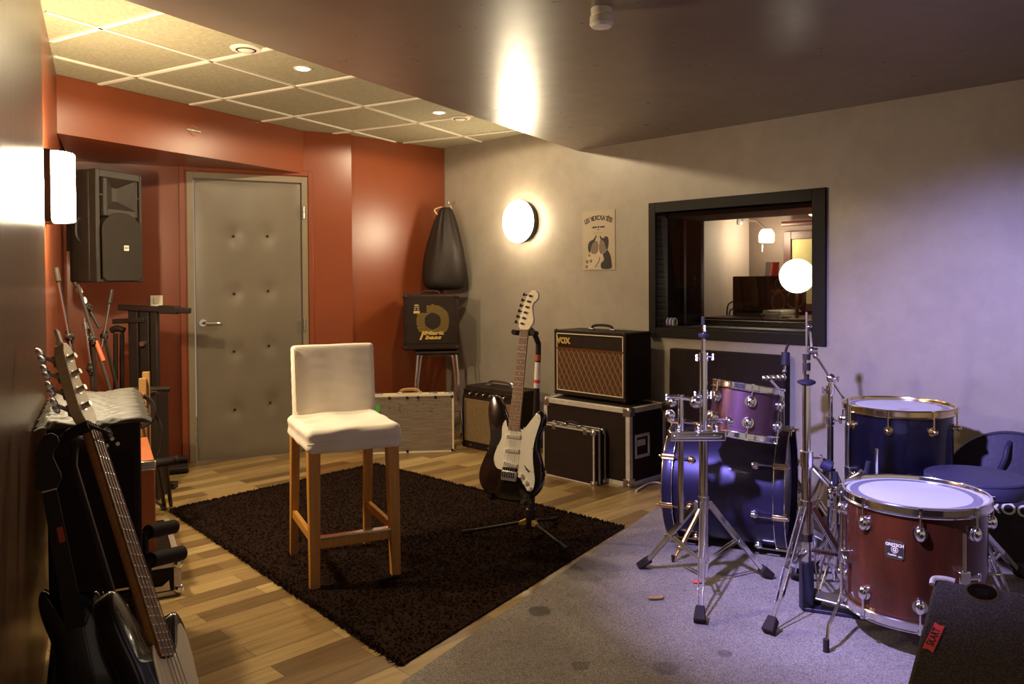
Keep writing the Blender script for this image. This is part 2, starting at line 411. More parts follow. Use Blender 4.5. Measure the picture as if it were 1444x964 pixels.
def arc(c, r, a0, a1, n, ax='xz'):
    out = []
    for i in range(n + 1):
        a = a0 + (a1 - a0) * i / n
        p = [c[0], c[1], c[2]]
        i0, i1 = {'xz': (0, 2), 'xy': (0, 1), 'yz': (1, 2)}[ax]
        p[i0] += r * math.cos(a); p[i1] += r * math.sin(a); out.append(tuple(p))
    return out
def spline(pts, n=8, closed=False):
    """Catmull-Rom through the points"""
    P = [Vector(p) for p in pts]; m = len(P); out = []
    for i in range(m if closed else m - 1):
        if closed: a, b, c, d = P[i - 1], P[i], P[(i + 1) % m], P[(i + 2) % m]
        else: a, b, c, d = P[max(i - 1, 0)], P[i], P[i + 1], P[min(i + 2, m - 1)]
        for k in range(n):
            t = k / n
            out.append(0.5 * ((2 * b) + (c - a) * t + (2 * a - 5 * b + 4 * c - d) * t * t + (3 * b - a - 3 * c + d) * t ** 3))
    if not closed: out.append(P[-1])
    return out
# ================================================================ ROOM
P0 = Vector((-0.57, 6.87, 0)); DIRW = Vector((0.698, -0.716, 0)).normalized(); NOUT = Vector((0.716, 0.698, 0)).normalized()
GW = frame(P0, DIRW, y=NOUT)                      # grey wall: x along it, y outwards, z up
DP = Vector((-2.304, 5.657, 0)); DDIR = Vector((1, 0.48, 0)).normalized(); DOUT = Vector((-DDIR.y, DDIR.x, 0))
DW = frame(DP, DDIR, y=DOUT)                      # door wall
LP = Vector((-2.47, 4.35, 0)); LDIR = Vector((0.515, -1, 0)).normalized(); LIN = Vector((1, 0.515, 0)).normalized()
LW = frame(LP, -LDIR, y=-LIN)                     # left wall, x away from the camera, y outwards
KP = Vector((-1.267, 6.19, 0)); RDIR = (P0 - KP).normalized(); ROUT = Vector((-RDIR.y, RDIR.x, 0))
L1 = Vector((-2.955, 5.345, 0))
ZT, ZL, ZB = 2.42, 2.22, 2.10
def on_gw(u, v, d=0.0): return at_plane(u, v, P0 + NOUT * d, NOUT)
def gwl(p): return GW.inverted() @ Vector(p)
def on_dw(u, v, d=0.0): return at_plane(u, v, DP + DOUT * d, DOUT)
def dwl(p): return DW.inverted() @ Vector(p)

# floor
b = MB(); b.box2((-4, -0.4, -0.1), (5.4, 7.6, 0)); struct(b.build('floor', M['floor']))
# left wall: red paint, with a brown wood panel on its near half
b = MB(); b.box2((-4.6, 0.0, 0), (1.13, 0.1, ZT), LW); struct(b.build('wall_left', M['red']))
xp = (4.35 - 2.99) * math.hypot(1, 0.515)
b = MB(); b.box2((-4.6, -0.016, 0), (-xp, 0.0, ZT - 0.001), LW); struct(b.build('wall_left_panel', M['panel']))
# door wall
jr = dwl(on_dw(433.5, 300)).x; kx = dwl(KP).x
b = MB(); x0 = dwl(L1).x
b.box2((x0 - 0.05, 0, 0), (0.0, 0.12, ZT), DW); b.box2((jr, 0, 0), (kx + 0.02, 0.12, ZT), DW); b.box2((0, 0, 2.07), (jr, 0.12, ZT), DW)
struct(b.build('wall_back', M['red']))
RW4 = frame(KP, RDIR, y=ROUT); rl = (P0 - KP).length
b = MB(); b.box2((0, 0, 0), (rl + 0.1, 0.12, ZT), RW4); struct(b.build('wall_corner', M['red']))
# bulkhead over the door (triangular in plan)
JB = on_dw(428, 242); JB.z = 0
b = MB(); b.prism([(LP.x, LP.y), (JB.x, JB.y), (L1.x, L1.y)], ZB, ZT - 0.002); struct(b.build('wall_bulkhead', M['red']))
# grey wall with the control-room window
WS0, WS1, WZ0, WZ1 = 2.20, 3.272, 0.965, 1.725
b = MB()
for (a, c) in (((0, 0, 0), (WS0, 0.12, ZT)), ((WS1, 0, 0), (6.6, 0.12, ZT)), ((WS0, 0, 0), (WS1, 0.12, WZ0)), ((WS0, 0, WZ1), (WS1, 0.12, ZT))):
    b.box2(a, c, GW)
struct(b.build('wall_right', M['grey']))
# thin pale bead in the corner of the red and grey walls
b = MB(); b.box2((-0.006, -0.008, 0), (0.004, 0.0, ZT - 0.01), GW); struct(b.build('trim_1', M['doorframe']))
# window: dark frame, deep reveal, two panes
w = thing('window_1', 'dark framed control room window in the grey wall', 'window', P0); del w['category']; del w['label']; struct(w); w.matrix_basis = GW
b = MB(); fs0, fs1, fz0, fz1 = 2.146, 3.350, 0.903, 1.792
b.box2((fs0, -0.022, fz0), (WS0, 0, fz1)); b.box2((WS1, -0.022, fz0), (fs1, 0, fz1)); b.box2((WS0, -0.022, WZ1), (WS1, 0, fz1)); b.box2((WS0, -0.022, fz0), (WS1, 0, WZ0))
b.build('window_frame', M['frame_dark'], w, bevel=0.002)
b = MB(); D2 = 0.55
b.box2((WS0 - 0.02, 0.0, WZ0 - 0.02), (WS0, D2, WZ1 + 0.02)); b.box2((WS1, 0, WZ0 - 0.02), (WS1 + 0.02, D2, WZ1 + 0.02))
b.box2((WS0, 0, WZ1), (WS1, D2, WZ1 + 0.02)); b.box2((WS0, 0.10, WZ1 - 0.03), (WS1, D2, WZ1))
b.build('window_reveal', M['reveal'], w)
b = MB(); b.box2((WS0, 0, WZ0 - 0.02), (WS1, D2, WZ0)); b.box2((WS0, D2 - 0.06, WZ0), (WS1, D2, WZ0 + 0.035)); b.box2((WS0, 0.04, WZ0), (WS1, 0.065, WZ0 + 0.012))
b.build('window_sill', M['frame_dark'], w)
b = MB(); b.box2((WS0, 0.30, WZ0), (WS0 + 0.012, 0.325, WZ1)); b.build('window_bead', M['cr_dark'], w)
for dd in (0.085, 0.445):
    b = MB(); b.box2((WS0, -0.003, -0.372), (WS1, 0.003, 0.355), T((0, dd, 1.342)) @ RX(0.10)); b.build('pane', M['glass'], w)
# control room behind
b = MB(); b.box2((1.45, D2, 0), (1.6, 1.84, 2.4), GW); b.box2((1.40, 1.84, 0), (1.56, 2.45, 2.4), GW); struct(b.build('wall_control_side', M['cr_wall']))
b = MB(); b.box2((1.4, 2.35, 0), (4.6, 2.45, 2.4), GW); struct(b.build('wall_control_back', M['cr_back']))
b = MB(); b.box2((4.5, D2, 0), (4.6, 2.4, 2.4), GW); b.box2((1.4, D2 - 0.02, 0), (WS0, D2 + 0.02, 2.4), GW); b.box2((WS1, D2 - 0.02, 0), (4.6, D2 + 0.02, 2.4), GW)
b.box2((WS0, D2 - 0.02, WZ1), (WS1, D2 + 0.02, 2.4), GW); b.box2((WS0, D2 - 0.02, 0), (WS1, D2 + 0.02, WZ0), GW); struct(b.build('wall_control_front', M['cr_dark']))
b = MB(); b.box2((1.4, D2, 2.0), (4.6, 2.45, 2.1), GW); struct(b.build('ceiling_control', M['cr_dark']))
b = MB(); b.box2((1.4, D2, -0.1), (4.6, 2.45, 0), GW); struct(b.build('floor_control', M['cr_dark']))
# ceilings
E0 = Vector((0.47, 5.803, 0)); ED = Vector((-1.697, -3.03, 0)).normalized()
far = gwl(E0).x
wp = lambda s, d=0.05: (P0 + DIRW * s + NOUT * d)
e1 = E0 + ED * 7.2
b = MB(); poly = [E0 + NOUT * 0.05, wp(6.6), Vector((4.6, -0.4, 0)), Vector((e1.x, e1.y, 0))]
b.prism([(p.x, p.y) for p in poly], ZL, ZT + 0.05); struct(b.build('ceiling_low', M['lowceil']))
b = MB(); poly = [wp(-0.08), E0 + NOUT * 0.05, Vector((e1.x, e1.y, 0)), Vector((-3.4, -0.4, 0)), L1 + Vector((-0.08, 0.02, 0)), KP + DOUT * 0.05]
b.prism([(p.x, p.y) for p in poly], ZT, ZT + 0.05); struct(b.build('ceiling_tiles', M['tile']))
# suspension grid of the tiled ceiling
inside_poly = [P0, E0, E0 + ED * 6.6, LP + LDIR * 4.2, LP, JB, KP]
def inside(p):
    c = False; n = len(inside_poly)
    for i in range(n):
        a, d = inside_poly[i], inside_poly[i - 1]
        if (a.y > p.y) != (d.y > p.y) and p.x < (d.x - a.x) * (p.y - a.y) / (d.y - a.y) + a.x: c = not c
    return c
G0 = at_z(298, 85, ZT); GA = Vector((-0.868, 0.497, 0)).normalized(); GB = Vector((0.472, 0.8815, 0)).normalized(); GS = 0.612
b = MB()
def bars(o, step, d, lo, hi, wd):
    for k in range(lo, hi):
        q = o + step * k; ts = [t / 50 for t in range(-300, 301) if inside(q + d * (t / 50))]
        if len(ts) > 2:
            a, c = q + d * min(ts), q + d * max(ts); a.z = c.z = ZT - 0.004; b.beam(a, c, wd, 0.008)
bars(G0, GB * GS, GA, -9, 8, 0.024); bars(G0, GA * GS, GB, -6, 5, 0.018)
struct(b.build('trim_2', M['grid']))
# skirting strip left of the door
b = MB(); b.box2((x0, -0.012, 0), (-0.07, 0, 0.05), DW); struct(b.build('baseboard_back', M['oak']))

# door
d = thing('door_1', '', '', DP); del d['label']; del d['category']; struct(d); d.matrix_basis = DW
jw = 0.044
b = MB(); b.box2((0, -0.01, 0), (jw, 0.12, 2.07)); b.box2((jr - jw, -0.01, 0), (jr, 0.12, 2.07)); b.box2((jw, -0.01, 2.07 - jw), (jr - jw, 0.12, 2.07))
b.build('door_frame', M['doorframe'], d, bevel=0.002)
b = MB(); b.box2((-0.05, -0.016, 0), (-0.012, 0, 2.115)); b.box2((jr + 0.004, -0.016, 0), (jr + 0.04, 0, 2.115)); b.box2((-0.012, -0.016, 2.078), (jr + 0.004, 0, 2.115))
b.build('architrave', M['red'], d, bevel=0.003)
btn = [(329, 333), (377, 333), (330, 414), (378, 410), (330, 495), (379, 487), (331, 577), (381, 567)]
bl = [dwl(on_dw(u, v)) for u, v in btn]
lx0, lx1, lz0, lz1 = jw + 0.010, jr - jw - 0.010, 0.008, 2.07 - jw - 0.011
b = MB(); nx, nz = 44, 110; vs = []; fs = []
for j in range(nz + 1):
    for i in range(nx + 1):
        x = lx0 + (lx1 - lx0) * i / nx; z = lz0 + (lz1 - lz0) * j / nz
        edge = min(x - lx0, lx1 - x, z - lz0, lz1 - z); h = 0.012 * (1 - math.exp(-edge / 0.05))
        for q in bl:
            r2 = (x - q.x) ** 2 + ((z - q.z) * 0.8) ** 2; h -= 0.016 * math.exp(-r2 / 0.0030)
        h += 0.003 * math.sin(x * 9 + z * 2.2) * math.sin(z * 5.1)
        vs.append((x, -0.004 - h, z))
for j in range(nz):
    for i in range(nx): a = j * (nx + 1) + i; fs.append((a, a + 1, a + nx + 2, a + nx + 1))
b._add(vs, fs, None, True); b.box2((lx0, 0.0, lz0), (lx1, 0.04, lz1)); leaf = b.build('door_leaf', M['doorgrey'], d, angle=60)
for q in bl:
    b = MB(); b.sphere((q.x, -0.007, q.z), 0.010, 12, sc=(1, 0.6, 1)); b.build('button', M['blackmetal'], d)
hp = dwl(on_dw(286, 455)); b = MB(); b.cyl((hp.x, -0.012, hp.z), (hp.x, -0.024, hp.z), 0.026, n=24)
h1 = dwl(on_dw(309, 455)); b.tube([(hp.x, -0.02, hp.z), (hp.x, -0.062, hp.z), (hp.x + 0.012, -0.07, hp.z), (h1.x, -0.068, hp.z - 0.002)], [0.010, 0.010, 0.010, 0.008], 12)
b.build('door_handle', M['chrome'], d)
for (u, v) in ((427.5, 300), (429, 458), (430.5, 600)):
    q = dwl(on_dw(u, v)); b = MB(); b.cyl((q.x, -0.02, q.z - 0.045), (q.x, -0.02, q.z + 0.045), 0.008); b.sphere((q.x, -0.02, q.z + 0.002), 0.011, 10, sc=(1, 1, 0.5)); b.build('hinge', M['steel'], d)

# ---------------------------------------------------------------- floor coverings
cp = [Vector((-0.965, 1.515, 0)), Vector((0.805, 4.453, 0)), Vector((1.09, 4.926, 0)), Vector((4.0, 1.95, 0)), Vector((4.6, 0.2, 0)), Vector((-0.30, 0.2, 0))]
cp[2] = P0 + DIRW * gwl(Vector((1.09, 4.926, 0))).x - NOUT * 0.012; cp[3] = wp(6.4, -0.012)
b = MB(); b.prism([(p.x, p.y) for p in cp], 0.0005, 0.003); carpet = b.build('carpet', M['carpet'])
tag(carpet, 'stained grey low pile carpet lying under the drum kit', 'carpet')
rq = [Vector((-1.93, 4.457, 0)), Vector((-0.961, 5.555, 0)), Vector((0.57, 4.09, 0)), Vector((-0.375, 2.63, 0))]
rugc = sum(rq, Vector()) / 4
rug = thing('rug', 'black shaggy rug lying under the bar stool and the guitar stand', 'rug', rugc)
b = MB(); b.prism([(p.x, p.y) for p in rq], 0.0005, 0.006); b.build('rug_backing', M['shag'], rug, world=True)
vs = []; fs = []
def tuft(x, y, h, r):
    a = random.uniform(0, 2 * PI); lean = random.uniform(0.0, 0.016); o = len(vs)
    for k in range(3): t = a + k * 2.094; vs.append((x + r * math.cos(t), y + r * math.sin(t), 0.005))
    vs.append((x + lean * math.cos(a), y + lean * math.sin(a), 0.005 + h)); fs.extend([(o, o + 1, o + 3), (o + 1, o + 2, o + 3), (o + 2, o, o + 3)])
for i in range(24000):
    s, t = random.random(), random.random()
    p = (rq[0] * (1 - s) + rq[1] * s) * (1 - t) + (rq[3] * (1 - s) + rq[2] * s) * t
    tuft(p.x, p.y, random.uniform(0.004, 0.010), random.uniform(0.004, 0.008))
for e in range(4):
    if e == 2: continue
    A, Bq = rq[e], rq[(e + 1) % 4]; nrm = (Bq - A).normalized(); out = Vector((-nrm.y, nrm.x, 0))
    for i in range(900):
        p = A.lerp(Bq, random.random()) + out * random.uniform(-0.012, 0.012); tuft(p.x, p.y, random.uniform(0.004, 0.014), 0.008)
b = MB(); b._add(vs, fs, None); pile = b.build('rug_pile', M['shag'], rug, world=True); pile['kind'] = 'stuff'

# ---------------------------------------------------------------- lamps and ceiling fittings
# sconce on the left wall
lc = at_plane(62, 258, LP, LIN); lc = Vector((lc.x, lc.y, 1.675))
sc4 = frame(lc, -LDIR, y=-LIN)
t = thing('wall_sconce', 'lit white half-round sconce on the brown left wall', 'wall lamp', M4=sc4)
b = MB(); b.box2((-0.10, -0.03, -0.145), (0.10, 0, 0.145)); b.build('sconce_base', M['blackmetal'], t, bevel=0.004)
b = MB(); pr = [(0.10 * math.cos(a), -0.028 - 0.085 * math.sin(a)) for a in [PI * i / 20 for i in range(21)]]
b.prism(pr, -0.14, 0.14); b.build('sconce_shade', M['lamp'], t, bevel=0.006)
l = bpy.data.lights.new('sconce_bulb', 'POINT'); l.energy = 52; l.color = WARM[:3]; l.shadow_soft_size = 0.025
lo = bpy.data.objects.new('sconce_bulb', l); COL.objects.link(lo); lo.location = sc4 @ Vector((0, -0.07, 0))
# round lamp on the grey wall
t = thing('round_wall_lamp', 'lit round frosted lamp on the grey wall beside the poster', 'wall lamp', M4=GW @ T((0.958, 0, 1.737)))
R90 = RX(PI / 2)
b = MB(); b.lathe([(0.150, 0.0), (0.158, 0.01), (0.158, 0.055), (0.150, 0.06)], 48, R90); b.build('lamp_base', M['blackmetal'], t)
b = MB(); b.lathe([(0.156, 0.056), (0.162, 0.062), (0.160, 0.080), (0.140, 0.098), (0.09, 0.108), (0.0, 0.112)], 48, R90); b.build('lamp_diffuser', M['lamp_r'], t)
# recessed spots and vents of the tiled ceiling
for (u, v, lab) in ((427, 96, 'lit recessed spotlight in the tiled ceiling, nearer the low ceiling vent on the left'), (619, 158, 'lit recessed spotlight in the tiled ceiling, above the black bag in the corner')):
    p = at_z(u, v, ZT); t = thing('recessed_spotlight', lab, 'spotlight', p, 0, 'spotlights in the tiled ceiling')
    b = MB(); b.ring([(0.034, -0.001), (0.036, -0.006), (0.046, -0.006), (0.049, -0.001)], 32); b.build('bezel', M['white'], t)
    b = MB(); b.lathe([(0.0, -0.008), (0.02, -0.006), (0.034, -0.001)], 24); b.build('bulb_face', M['bulb'], t)
    l = bpy.data.lights.new('spotlight_beam', 'SPOT'); l.energy = 34; l.color = WARM[:3]; l.spot_size = 3.06; l.spot_blend = 0.12; l.shadow_soft_size = 0.03
    lo = bpy.data.objects.new('spotlight_beam', l); COL.objects.link(lo); lo.location = p + Vector((0, 0, -0.02))
for (u, v, lab) in ((347, 68, 'white round ceiling vent near the left edge of the tiled ceiling'), (649, 166, 'white round ceiling vent above the hanging black bag')):
    p = at_z(u, v, ZT); t = thing('ceiling_vent', lab, 'vent', p, 0, 'vents in the tiled ceiling')
    b = MB(); b.ring([(0.046, -0.002), (0.050, -0.010), (0.070, -0.008), (0.076, -0.001)], 40); b.build('vent_ring', M['white'], t); b = MB(); b.ring([(0.040, -0.0105), (0.041, -0.013), (0.047, -0.012), (0.048, -0.0095)], 36); b.build('vent_shade_ring', M['ink'], t)  # black ring stands in for the shadow around the vent disc
    b = MB(); b.lathe([(0.0, -0.016), (0.030, -0.016), (0.040, -0.010), (0.034, -0.002), (0.0, -0.001)], 36); b.build('vent_disc', M['white'], t)
p = at_z(848, 12, ZL)
t = thing('smoke_detector', 'white smoke detector on the glossy low ceiling', 'smoke detector', p)
b = MB(); b.lathe([(0.036, 0.0), (0.036, -0.022), (0.031, -0.024), (0.031, -0.029)], 32); b.build('mounting_base', M['white'], t)
b = MB(); b.lathe([(0.031, -0.029), (0.040, -0.030), (0.041, -0.054), (0.034, -0.064), (0.0, -0.066)], 32); b.build('sensor_head', M['white'], t)
# light switch
q = dwl(on_dw(220.5, 424)); t = thing('light_switch', 'small white light switch on the red wall left of the door', 'light switch', M4=DW @ T((q.x, 0, q.z)))
b = MB(); b.box2((-0.04, -0.010, -0.038), (0.04, 0, 0.038)); b.build('switch_plate', M['white'], t, bevel=0.003)
b = MB(); b.box2((-0.018, -0.014, -0.020), (0.018, -0.010, 0.020)); b.build('rocker', M['cream'], t, bevel=0.002)
# shield sticker on the bulkhead
BD = (JB - LP).normalized(); BN = Vector((BD.y, -BD.x, 0)); sp = at_plane(272.5, 184, LP, BN)
S4 = frame(sp + BN * 0.002, BD, z=(0, 0, 1)); S4 = S4 @ RX(PI / 2)   # local xy in the face, z towards the room
t = thing('shield_sticker', 'small shield sticker with a white banner on the red bulkhead', 'sticker', M4=S4)
sh = [(-0.030, 0.026), (-0.012, 0.030), (0.0, 0.036), (0.012, 0.030), (0.030, 0.026), (0.034, 0.0), (0.018, -0.026), (0.0, -0.038), (-0.018, -0.026), (-0.034, 0.0)]
b = MB(); b.prism(sh, 0, 0.0006); b.build('shield', M['tape_o'], t)
b = MB(); b.prism([(x * 0.88, y * 0.86) for x, y in sh], 0.0006, 0.0012); b.build('shield_field', M['red'], t)
b = MB(); b.box2((-0.046, -0.009, 0.0012), (0.046, 0.009, 0.0018)); b.build('banner', M['ink'], t)
b = MB(); b.text('HARLEY', 0.0165, 0.0003, T((-0.022, 0, 0.0022)), bold=0.0006); b.text('DAVIDSON', 0.0135, 0.0003, T((0.022, 0, 0.0022)), bold=0.0006); b.build('banner_lettering', M['cream'], t)

# poster
pa = gwl(on_gw(821, 298)); pb = gwl(on_gw(869, 381)); PW, PH = 0.297, 0.42
P4 = GW @ T(((pa.x + pb.x) / 2, -0.003, (pa.z + pb.z) / 2)) @ RX(PI / 2)
t = thing('poster', 'sepia band poster of two heads touching taped on the grey wall', 'poster', M4=P4)
b = MB(); b.prism([(-PW / 2, -PH / 2), (PW / 2, -PH / 2), (PW / 2, PH / 2), (-PW / 2, PH / 2)], 0, 0.0015); b.build('poster_sheet', M['paper'], t)
b = MB()
word = "LES YEUX D'LA T\u00caTE"; n = len(word); wsp = 0.24
for i, ch in enumerate(word):
    if ch == ' ': continue
    tt = (i - (n - 1) / 2) / ((n - 1) / 2); x = tt * wsp / 2 * 0.98
    b.text(ch, 0.046 if ch != "'" else 0.04, 0.0003, T((x, 0.158 - 0.024 * tt * tt, 0.002)) @ RZ(-0.30 * tt), bold=0.0009)
b.build('poster_title', M['ink'], t)
b = MB()
for sg in (-1, 1):
    b.prism([(sg * 0.012, 0.098), (sg * 0.05, 0.100), (sg * 0.062, 0.086), (sg * 0.048, 0.088), (sg * 0.014, 0.088)][::sg], 0.0015, 0.0021)
b.lathe([(0.0, 0.0021), (0.008, 0.0021), (0.008, 0.0015)], 16, T((0, 0.094, 0))); b.box2((-0.012, 0.073, 0.0015), (0.012, 0.077, 0.0018)); b.box2((-0.045, 0.052, 0.0015), (0.045, 0.0535, 0.0018))
b.build('poster_ornament', M['ink'], t)
def blob(pts, z0, z1): return [(p.x, p.y) for p in spline([(x, y, 0) for x, y in pts], 5, True)]
b = MB()
b.prism(blob([(-0.045, 0.01), (-0.085, -0.01), (-0.098, -0.05), (-0.085, -0.085), (-0.075, -0.075), (-0.06, -0.03), (-0.035, -0.005), (-0.018, 0.03), (-0.024, 0.036)], 0, 0), 0.0017, 0.0022)   # left hair
b.prism(blob([(0.012, 0.034), (0.04, 0.012), (0.062, 0.025), (0.085, 0.018), (0.092, -0.02), (0.080, -0.07), (0.066, -0.05), (0.05, -0.012), (0.02, 0.008)], 0, 0), 0.0017, 0.0022)            # right cap
b.prism(blob([(0.078, -0.07), (0.105, -0.105), (0.118, -0.16), (0.112, -0.20), (0.03, -0.20), (0.022, -0.165), (0.05, -0.14), (0.04, -0.10), (0.06, -0.085)], 0, 0), 0.0017, 0.0022)           # right shirt
b.build('printed_dark_shapes', M['ink'], t)
b = MB()
b.prism(blob([(-0.035, -0.005), (-0.062, -0.035), (-0.075, -0.075), (-0.045, -0.095), (-0.012, -0.085), (-0.002, -0.05), (-0.008, -0.01)], 0, 0), 0.0014, 0.0019)
b.prism(blob([(0.02, 0.006), (0.05, -0.015), (0.072, -0.06), (0.05, -0.085), (0.02, -0.095), (0.004, -0.06), (0.008, -0.02)], 0, 0), 0.0014, 0.0019)
b.build('printed_faces', M['skin_print'], t)
b = MB()
b.prism(blob([(-0.09, -0.09), (-0.05, -0.10), (-0.01, -0.09), (0.0, -0.06), (0.02, -0.10), (0.045, -0.11), (0.02, -0.165), (0.02, -0.20), (-0.06, -0.20), (-0.11, -0.195), (-0.118, -0.155)], 0, 0), 0.0013, 0.0017)
b.build('printed_light_shapes', M['skin_light'], t)
b = MB()
for (x, y, r) in ((-0.085, -0.105, 0.010), (-0.105, -0.15, 0.014), (-0.07, -0.145, 0.012), (-0.11, -0.185, 0.012)):
    b.lathe([(0, 0.0022), (r, 0.0022), (r, 0.0017)], 14, T((x, y, 0)))
b.tube([(-0.03, -0.19, 0.002), (0.0, -0.15, 0.002), (0.012, -0.12, 0.002)], 0.003, 6); b.build('printed_marks', M['skin_print'], t)

# ---------------------------------------------------------------- control room contents
def crp(u, v, dd): return at_plane(u, v, P0 + NOUT * dd, NOUT)
def facing(p): return frame(p, DIRW, y=NOUT)
# wall arm lamp
q0 = crp(1043, 311, 2.16); q1 = crp(1068, 312, 2.10); q2 = crp(1077, 321, 2.08); sh_ = crp(1081, 333, 2.08)
t = thing('arm_lamp', 'lit swing arm wall lamp seen through the control room window', 'wall lamp', q0)
b = MB(); b.box((q0.x, q0.y, q0.z), (0.05, 0.05, 0.075)); b.build('wall_mount', M['steel'], t, world=True, bevel=0.006)
b = MB(); b.tube(spline([q0, q0.lerp(q1, 0.5) + Vector((0, 0, 0.004)), q1, q2, sh_ + Vector((0, 0, 0.05))], 6), 0.006, 8, ); b.build('arm', M['steel'], t, world=True)
b = MB(); b.lathe([(0.0, 0.062), (0.040, 0.058), (0.062, 0.02), (0.062, -0.045), (0.05, -0.055), (0.0, -0.058)], 24, T(sh_)); b.build('lamp_shade', M['arm_lamp'], t, world=True)
b = MB(); sw = crp(1075, 345, 2.08); b.cyl(sw, sw + Vector((0, 0, -0.06)), 0.005); b.build('pull_cord', M['white'], t, world=True)
# desk
dz = crp(1060, 446, 1.55).z
ds = gwl(crp(1036, 446, 1.75)).x; dk = thing('studio_desk', 'dark wooden desk under the monitor speaker in the control room', 'desk', P0 + DIRW * (ds + 0.6) + NOUT * 1.6); dk.matrix_basis = GW @ T((ds + 0.6, 1.6, 0))
b = MB(); b.box2((-0.62, -0.38, dz - 0.04), (1.2, 0.6, dz)); b.build('desk_top', M['cr_dark'], dk, bevel=0.004)
b = MB(); b.box2((-0.60, -0.34, 0), (-0.56, 0.56, dz - 0.04)); b.build('side_panel', M['cr_dark'], dk); b = MB(); b.box2((1.14, -0.34, 0), (1.18, 0.56, dz - 0.04)); b.build('side_panel', M['cr_dark'], dk)
b = MB(); b.box2((-0.56, 0.3, 0.2), (1.14, 0.33, dz - 0.04)); b.build('modesty_panel', M['cr_dark'], dk)
def monitor(u0, u1, v0, v1, da, db, depth, lab, rings):
    A, Bp = crp(u0, v1, da), crp(u1, v1, db); A.z = Bp.z = dz; top = crp(u1, v0, db).z
    x = (Bp - A); wd = x.length; X4 = frame(A, x, z=(0, 0, 1)); h = top - dz
    t = thing('monitor_speaker', lab, 'speaker', M4=X4, group='control room monitor speakers')
    b = MB(); b.box2((0, 0, 0), (wd, depth, h)); b.build('cabinet', M['frame_dark'], t, bevel=0.006)
    for (zf, r) in rings:
        Y4 = T((wd, depth / 2, h * zf)) @ RY(PI / 2)
        b = MB(); b.ring([(r * 0.82, 0.0), (r * 0.84, 0.008), (r, 0.008), (r, 0.0)], 28, Y4); b.build('driver_ring', M['steel'], t)
        b = MB(); b.lathe([(0.0, 0.006), (r * 0.25, 0.006), (r * 0.82, 0.001)], 24, Y4); b.build('driver_cone', M['rubber'], t)
    return t
monitor(1033, 1083, 389, 443, 1.62, 1.55, 0.24, 'dark monitor speaker on the control room desk seen from its side', [(0.36, 0.085), (0.80, 0.045)])
m2 = monitor(1101, 1104, 396, 440, 2.02, 1.98, 0.2, 'far monitor speaker half hidden by the glowing globe lamp', [(0.45, 0.08)])
# cables behind the speaker
c0 = crp(1033, 425, 1.66); c1 = crp(1026, 432, 1.66); c2 = crp(1025, 455, 1.66); c3 = crp(1033, 435, 1.64); c4 = crp(1029, 440, 1.64); c5 = crp(1028, 458, 1.64)
b = MB(); b.tube(spline([c0, c1, c2]), 0.006, 8); b.tube(spline([c3, c4, c5]), 0.006, 8)
tag(b.build('speaker_cable', M['rubber']), 'pair of black cables hanging behind the control room monitor speaker', 'cable')
# magazines on the speaker
for (u0, u1, mt, lab, dd) in ((1078, 1085, 'white', 'white leaflet standing on the monitor speaker', 1.68), (1086, 1096, 'tape_r', 'red booklet standing on the monitor speaker', 1.70)):
    a, c = crp(u0, 389.5, dd), crp(u1, 389.5, dd); top = crp(u0, 369, dd).z; z0 = max(a.z, gwl(a).z)
    b = MB(); b.box2((0, 0, 0), ((c - a).length, 0.012, top - a.z), frame(a, c - a, z=(0.15, 0.15, 1)))
    tag(b.build('booklet', M[mt]), lab, 'booklet')
# papers on the desk
for i, (u, v, dd, mt) in enumerate(((1098, 452, 1.26, 'white'), (1106, 444, 1.50, 'maple'))):
    a = crp(u, v, dd); b = MB()
    for k in range(6):
        b.box((random.uniform(-0.01, 0.01), random.uniform(-0.01, 0.01), dz - a.z + 0.006 + k * 0.011), (0.15, 0.2, 0.008), RZ(random.uniform(-0.15, 0.15)))
    o = b.build('paper_stack', M[mt]); o.matrix_basis = facing(a)
    tag(o, ('messy stack of white papers on the control room desk', 'tan folder stack on the control room desk behind the white papers')[i], 'papers')
# globe lamp
g = crp(1124, 389, 1.22); t = thing('globe_lamp', 'glowing round globe lamp on a stem in the control room', 'lamp', (g.x, g.y, dz))
b = MB(); b.sphere(g, 24.2 / 1123 * g.y, 32); b.build('globe', M['globe'], t, world=True)
b = MB(); b.cyl((g.x, g.y, dz + 0.012), (g.x, g.y, g.z - 0.11), 0.012); b.lathe([(0.0, 0.0), (0.07, 0.0), (0.07, 0.008), (0.02, 0.014)], 24, T((g.x, g.y, dz))); b.build('stem', M['cr_dark'], t, world=True)
g = crp(1150, 291, 2.0); t = thing('hanging_globe_lamp', 'lit hanging globe at the upper right corner of the control room window', 'lamp', g)
b = MB(); b.sphere(g, 0.085, 24); b.build('globe', M['globe'], t, world=True)
b = MB(); b.cyl(g + Vector((0, 0, 0.08)), (g.x, g.y, 2.0), 0.006); b.build('cord', M['rubber'], t, world=True)
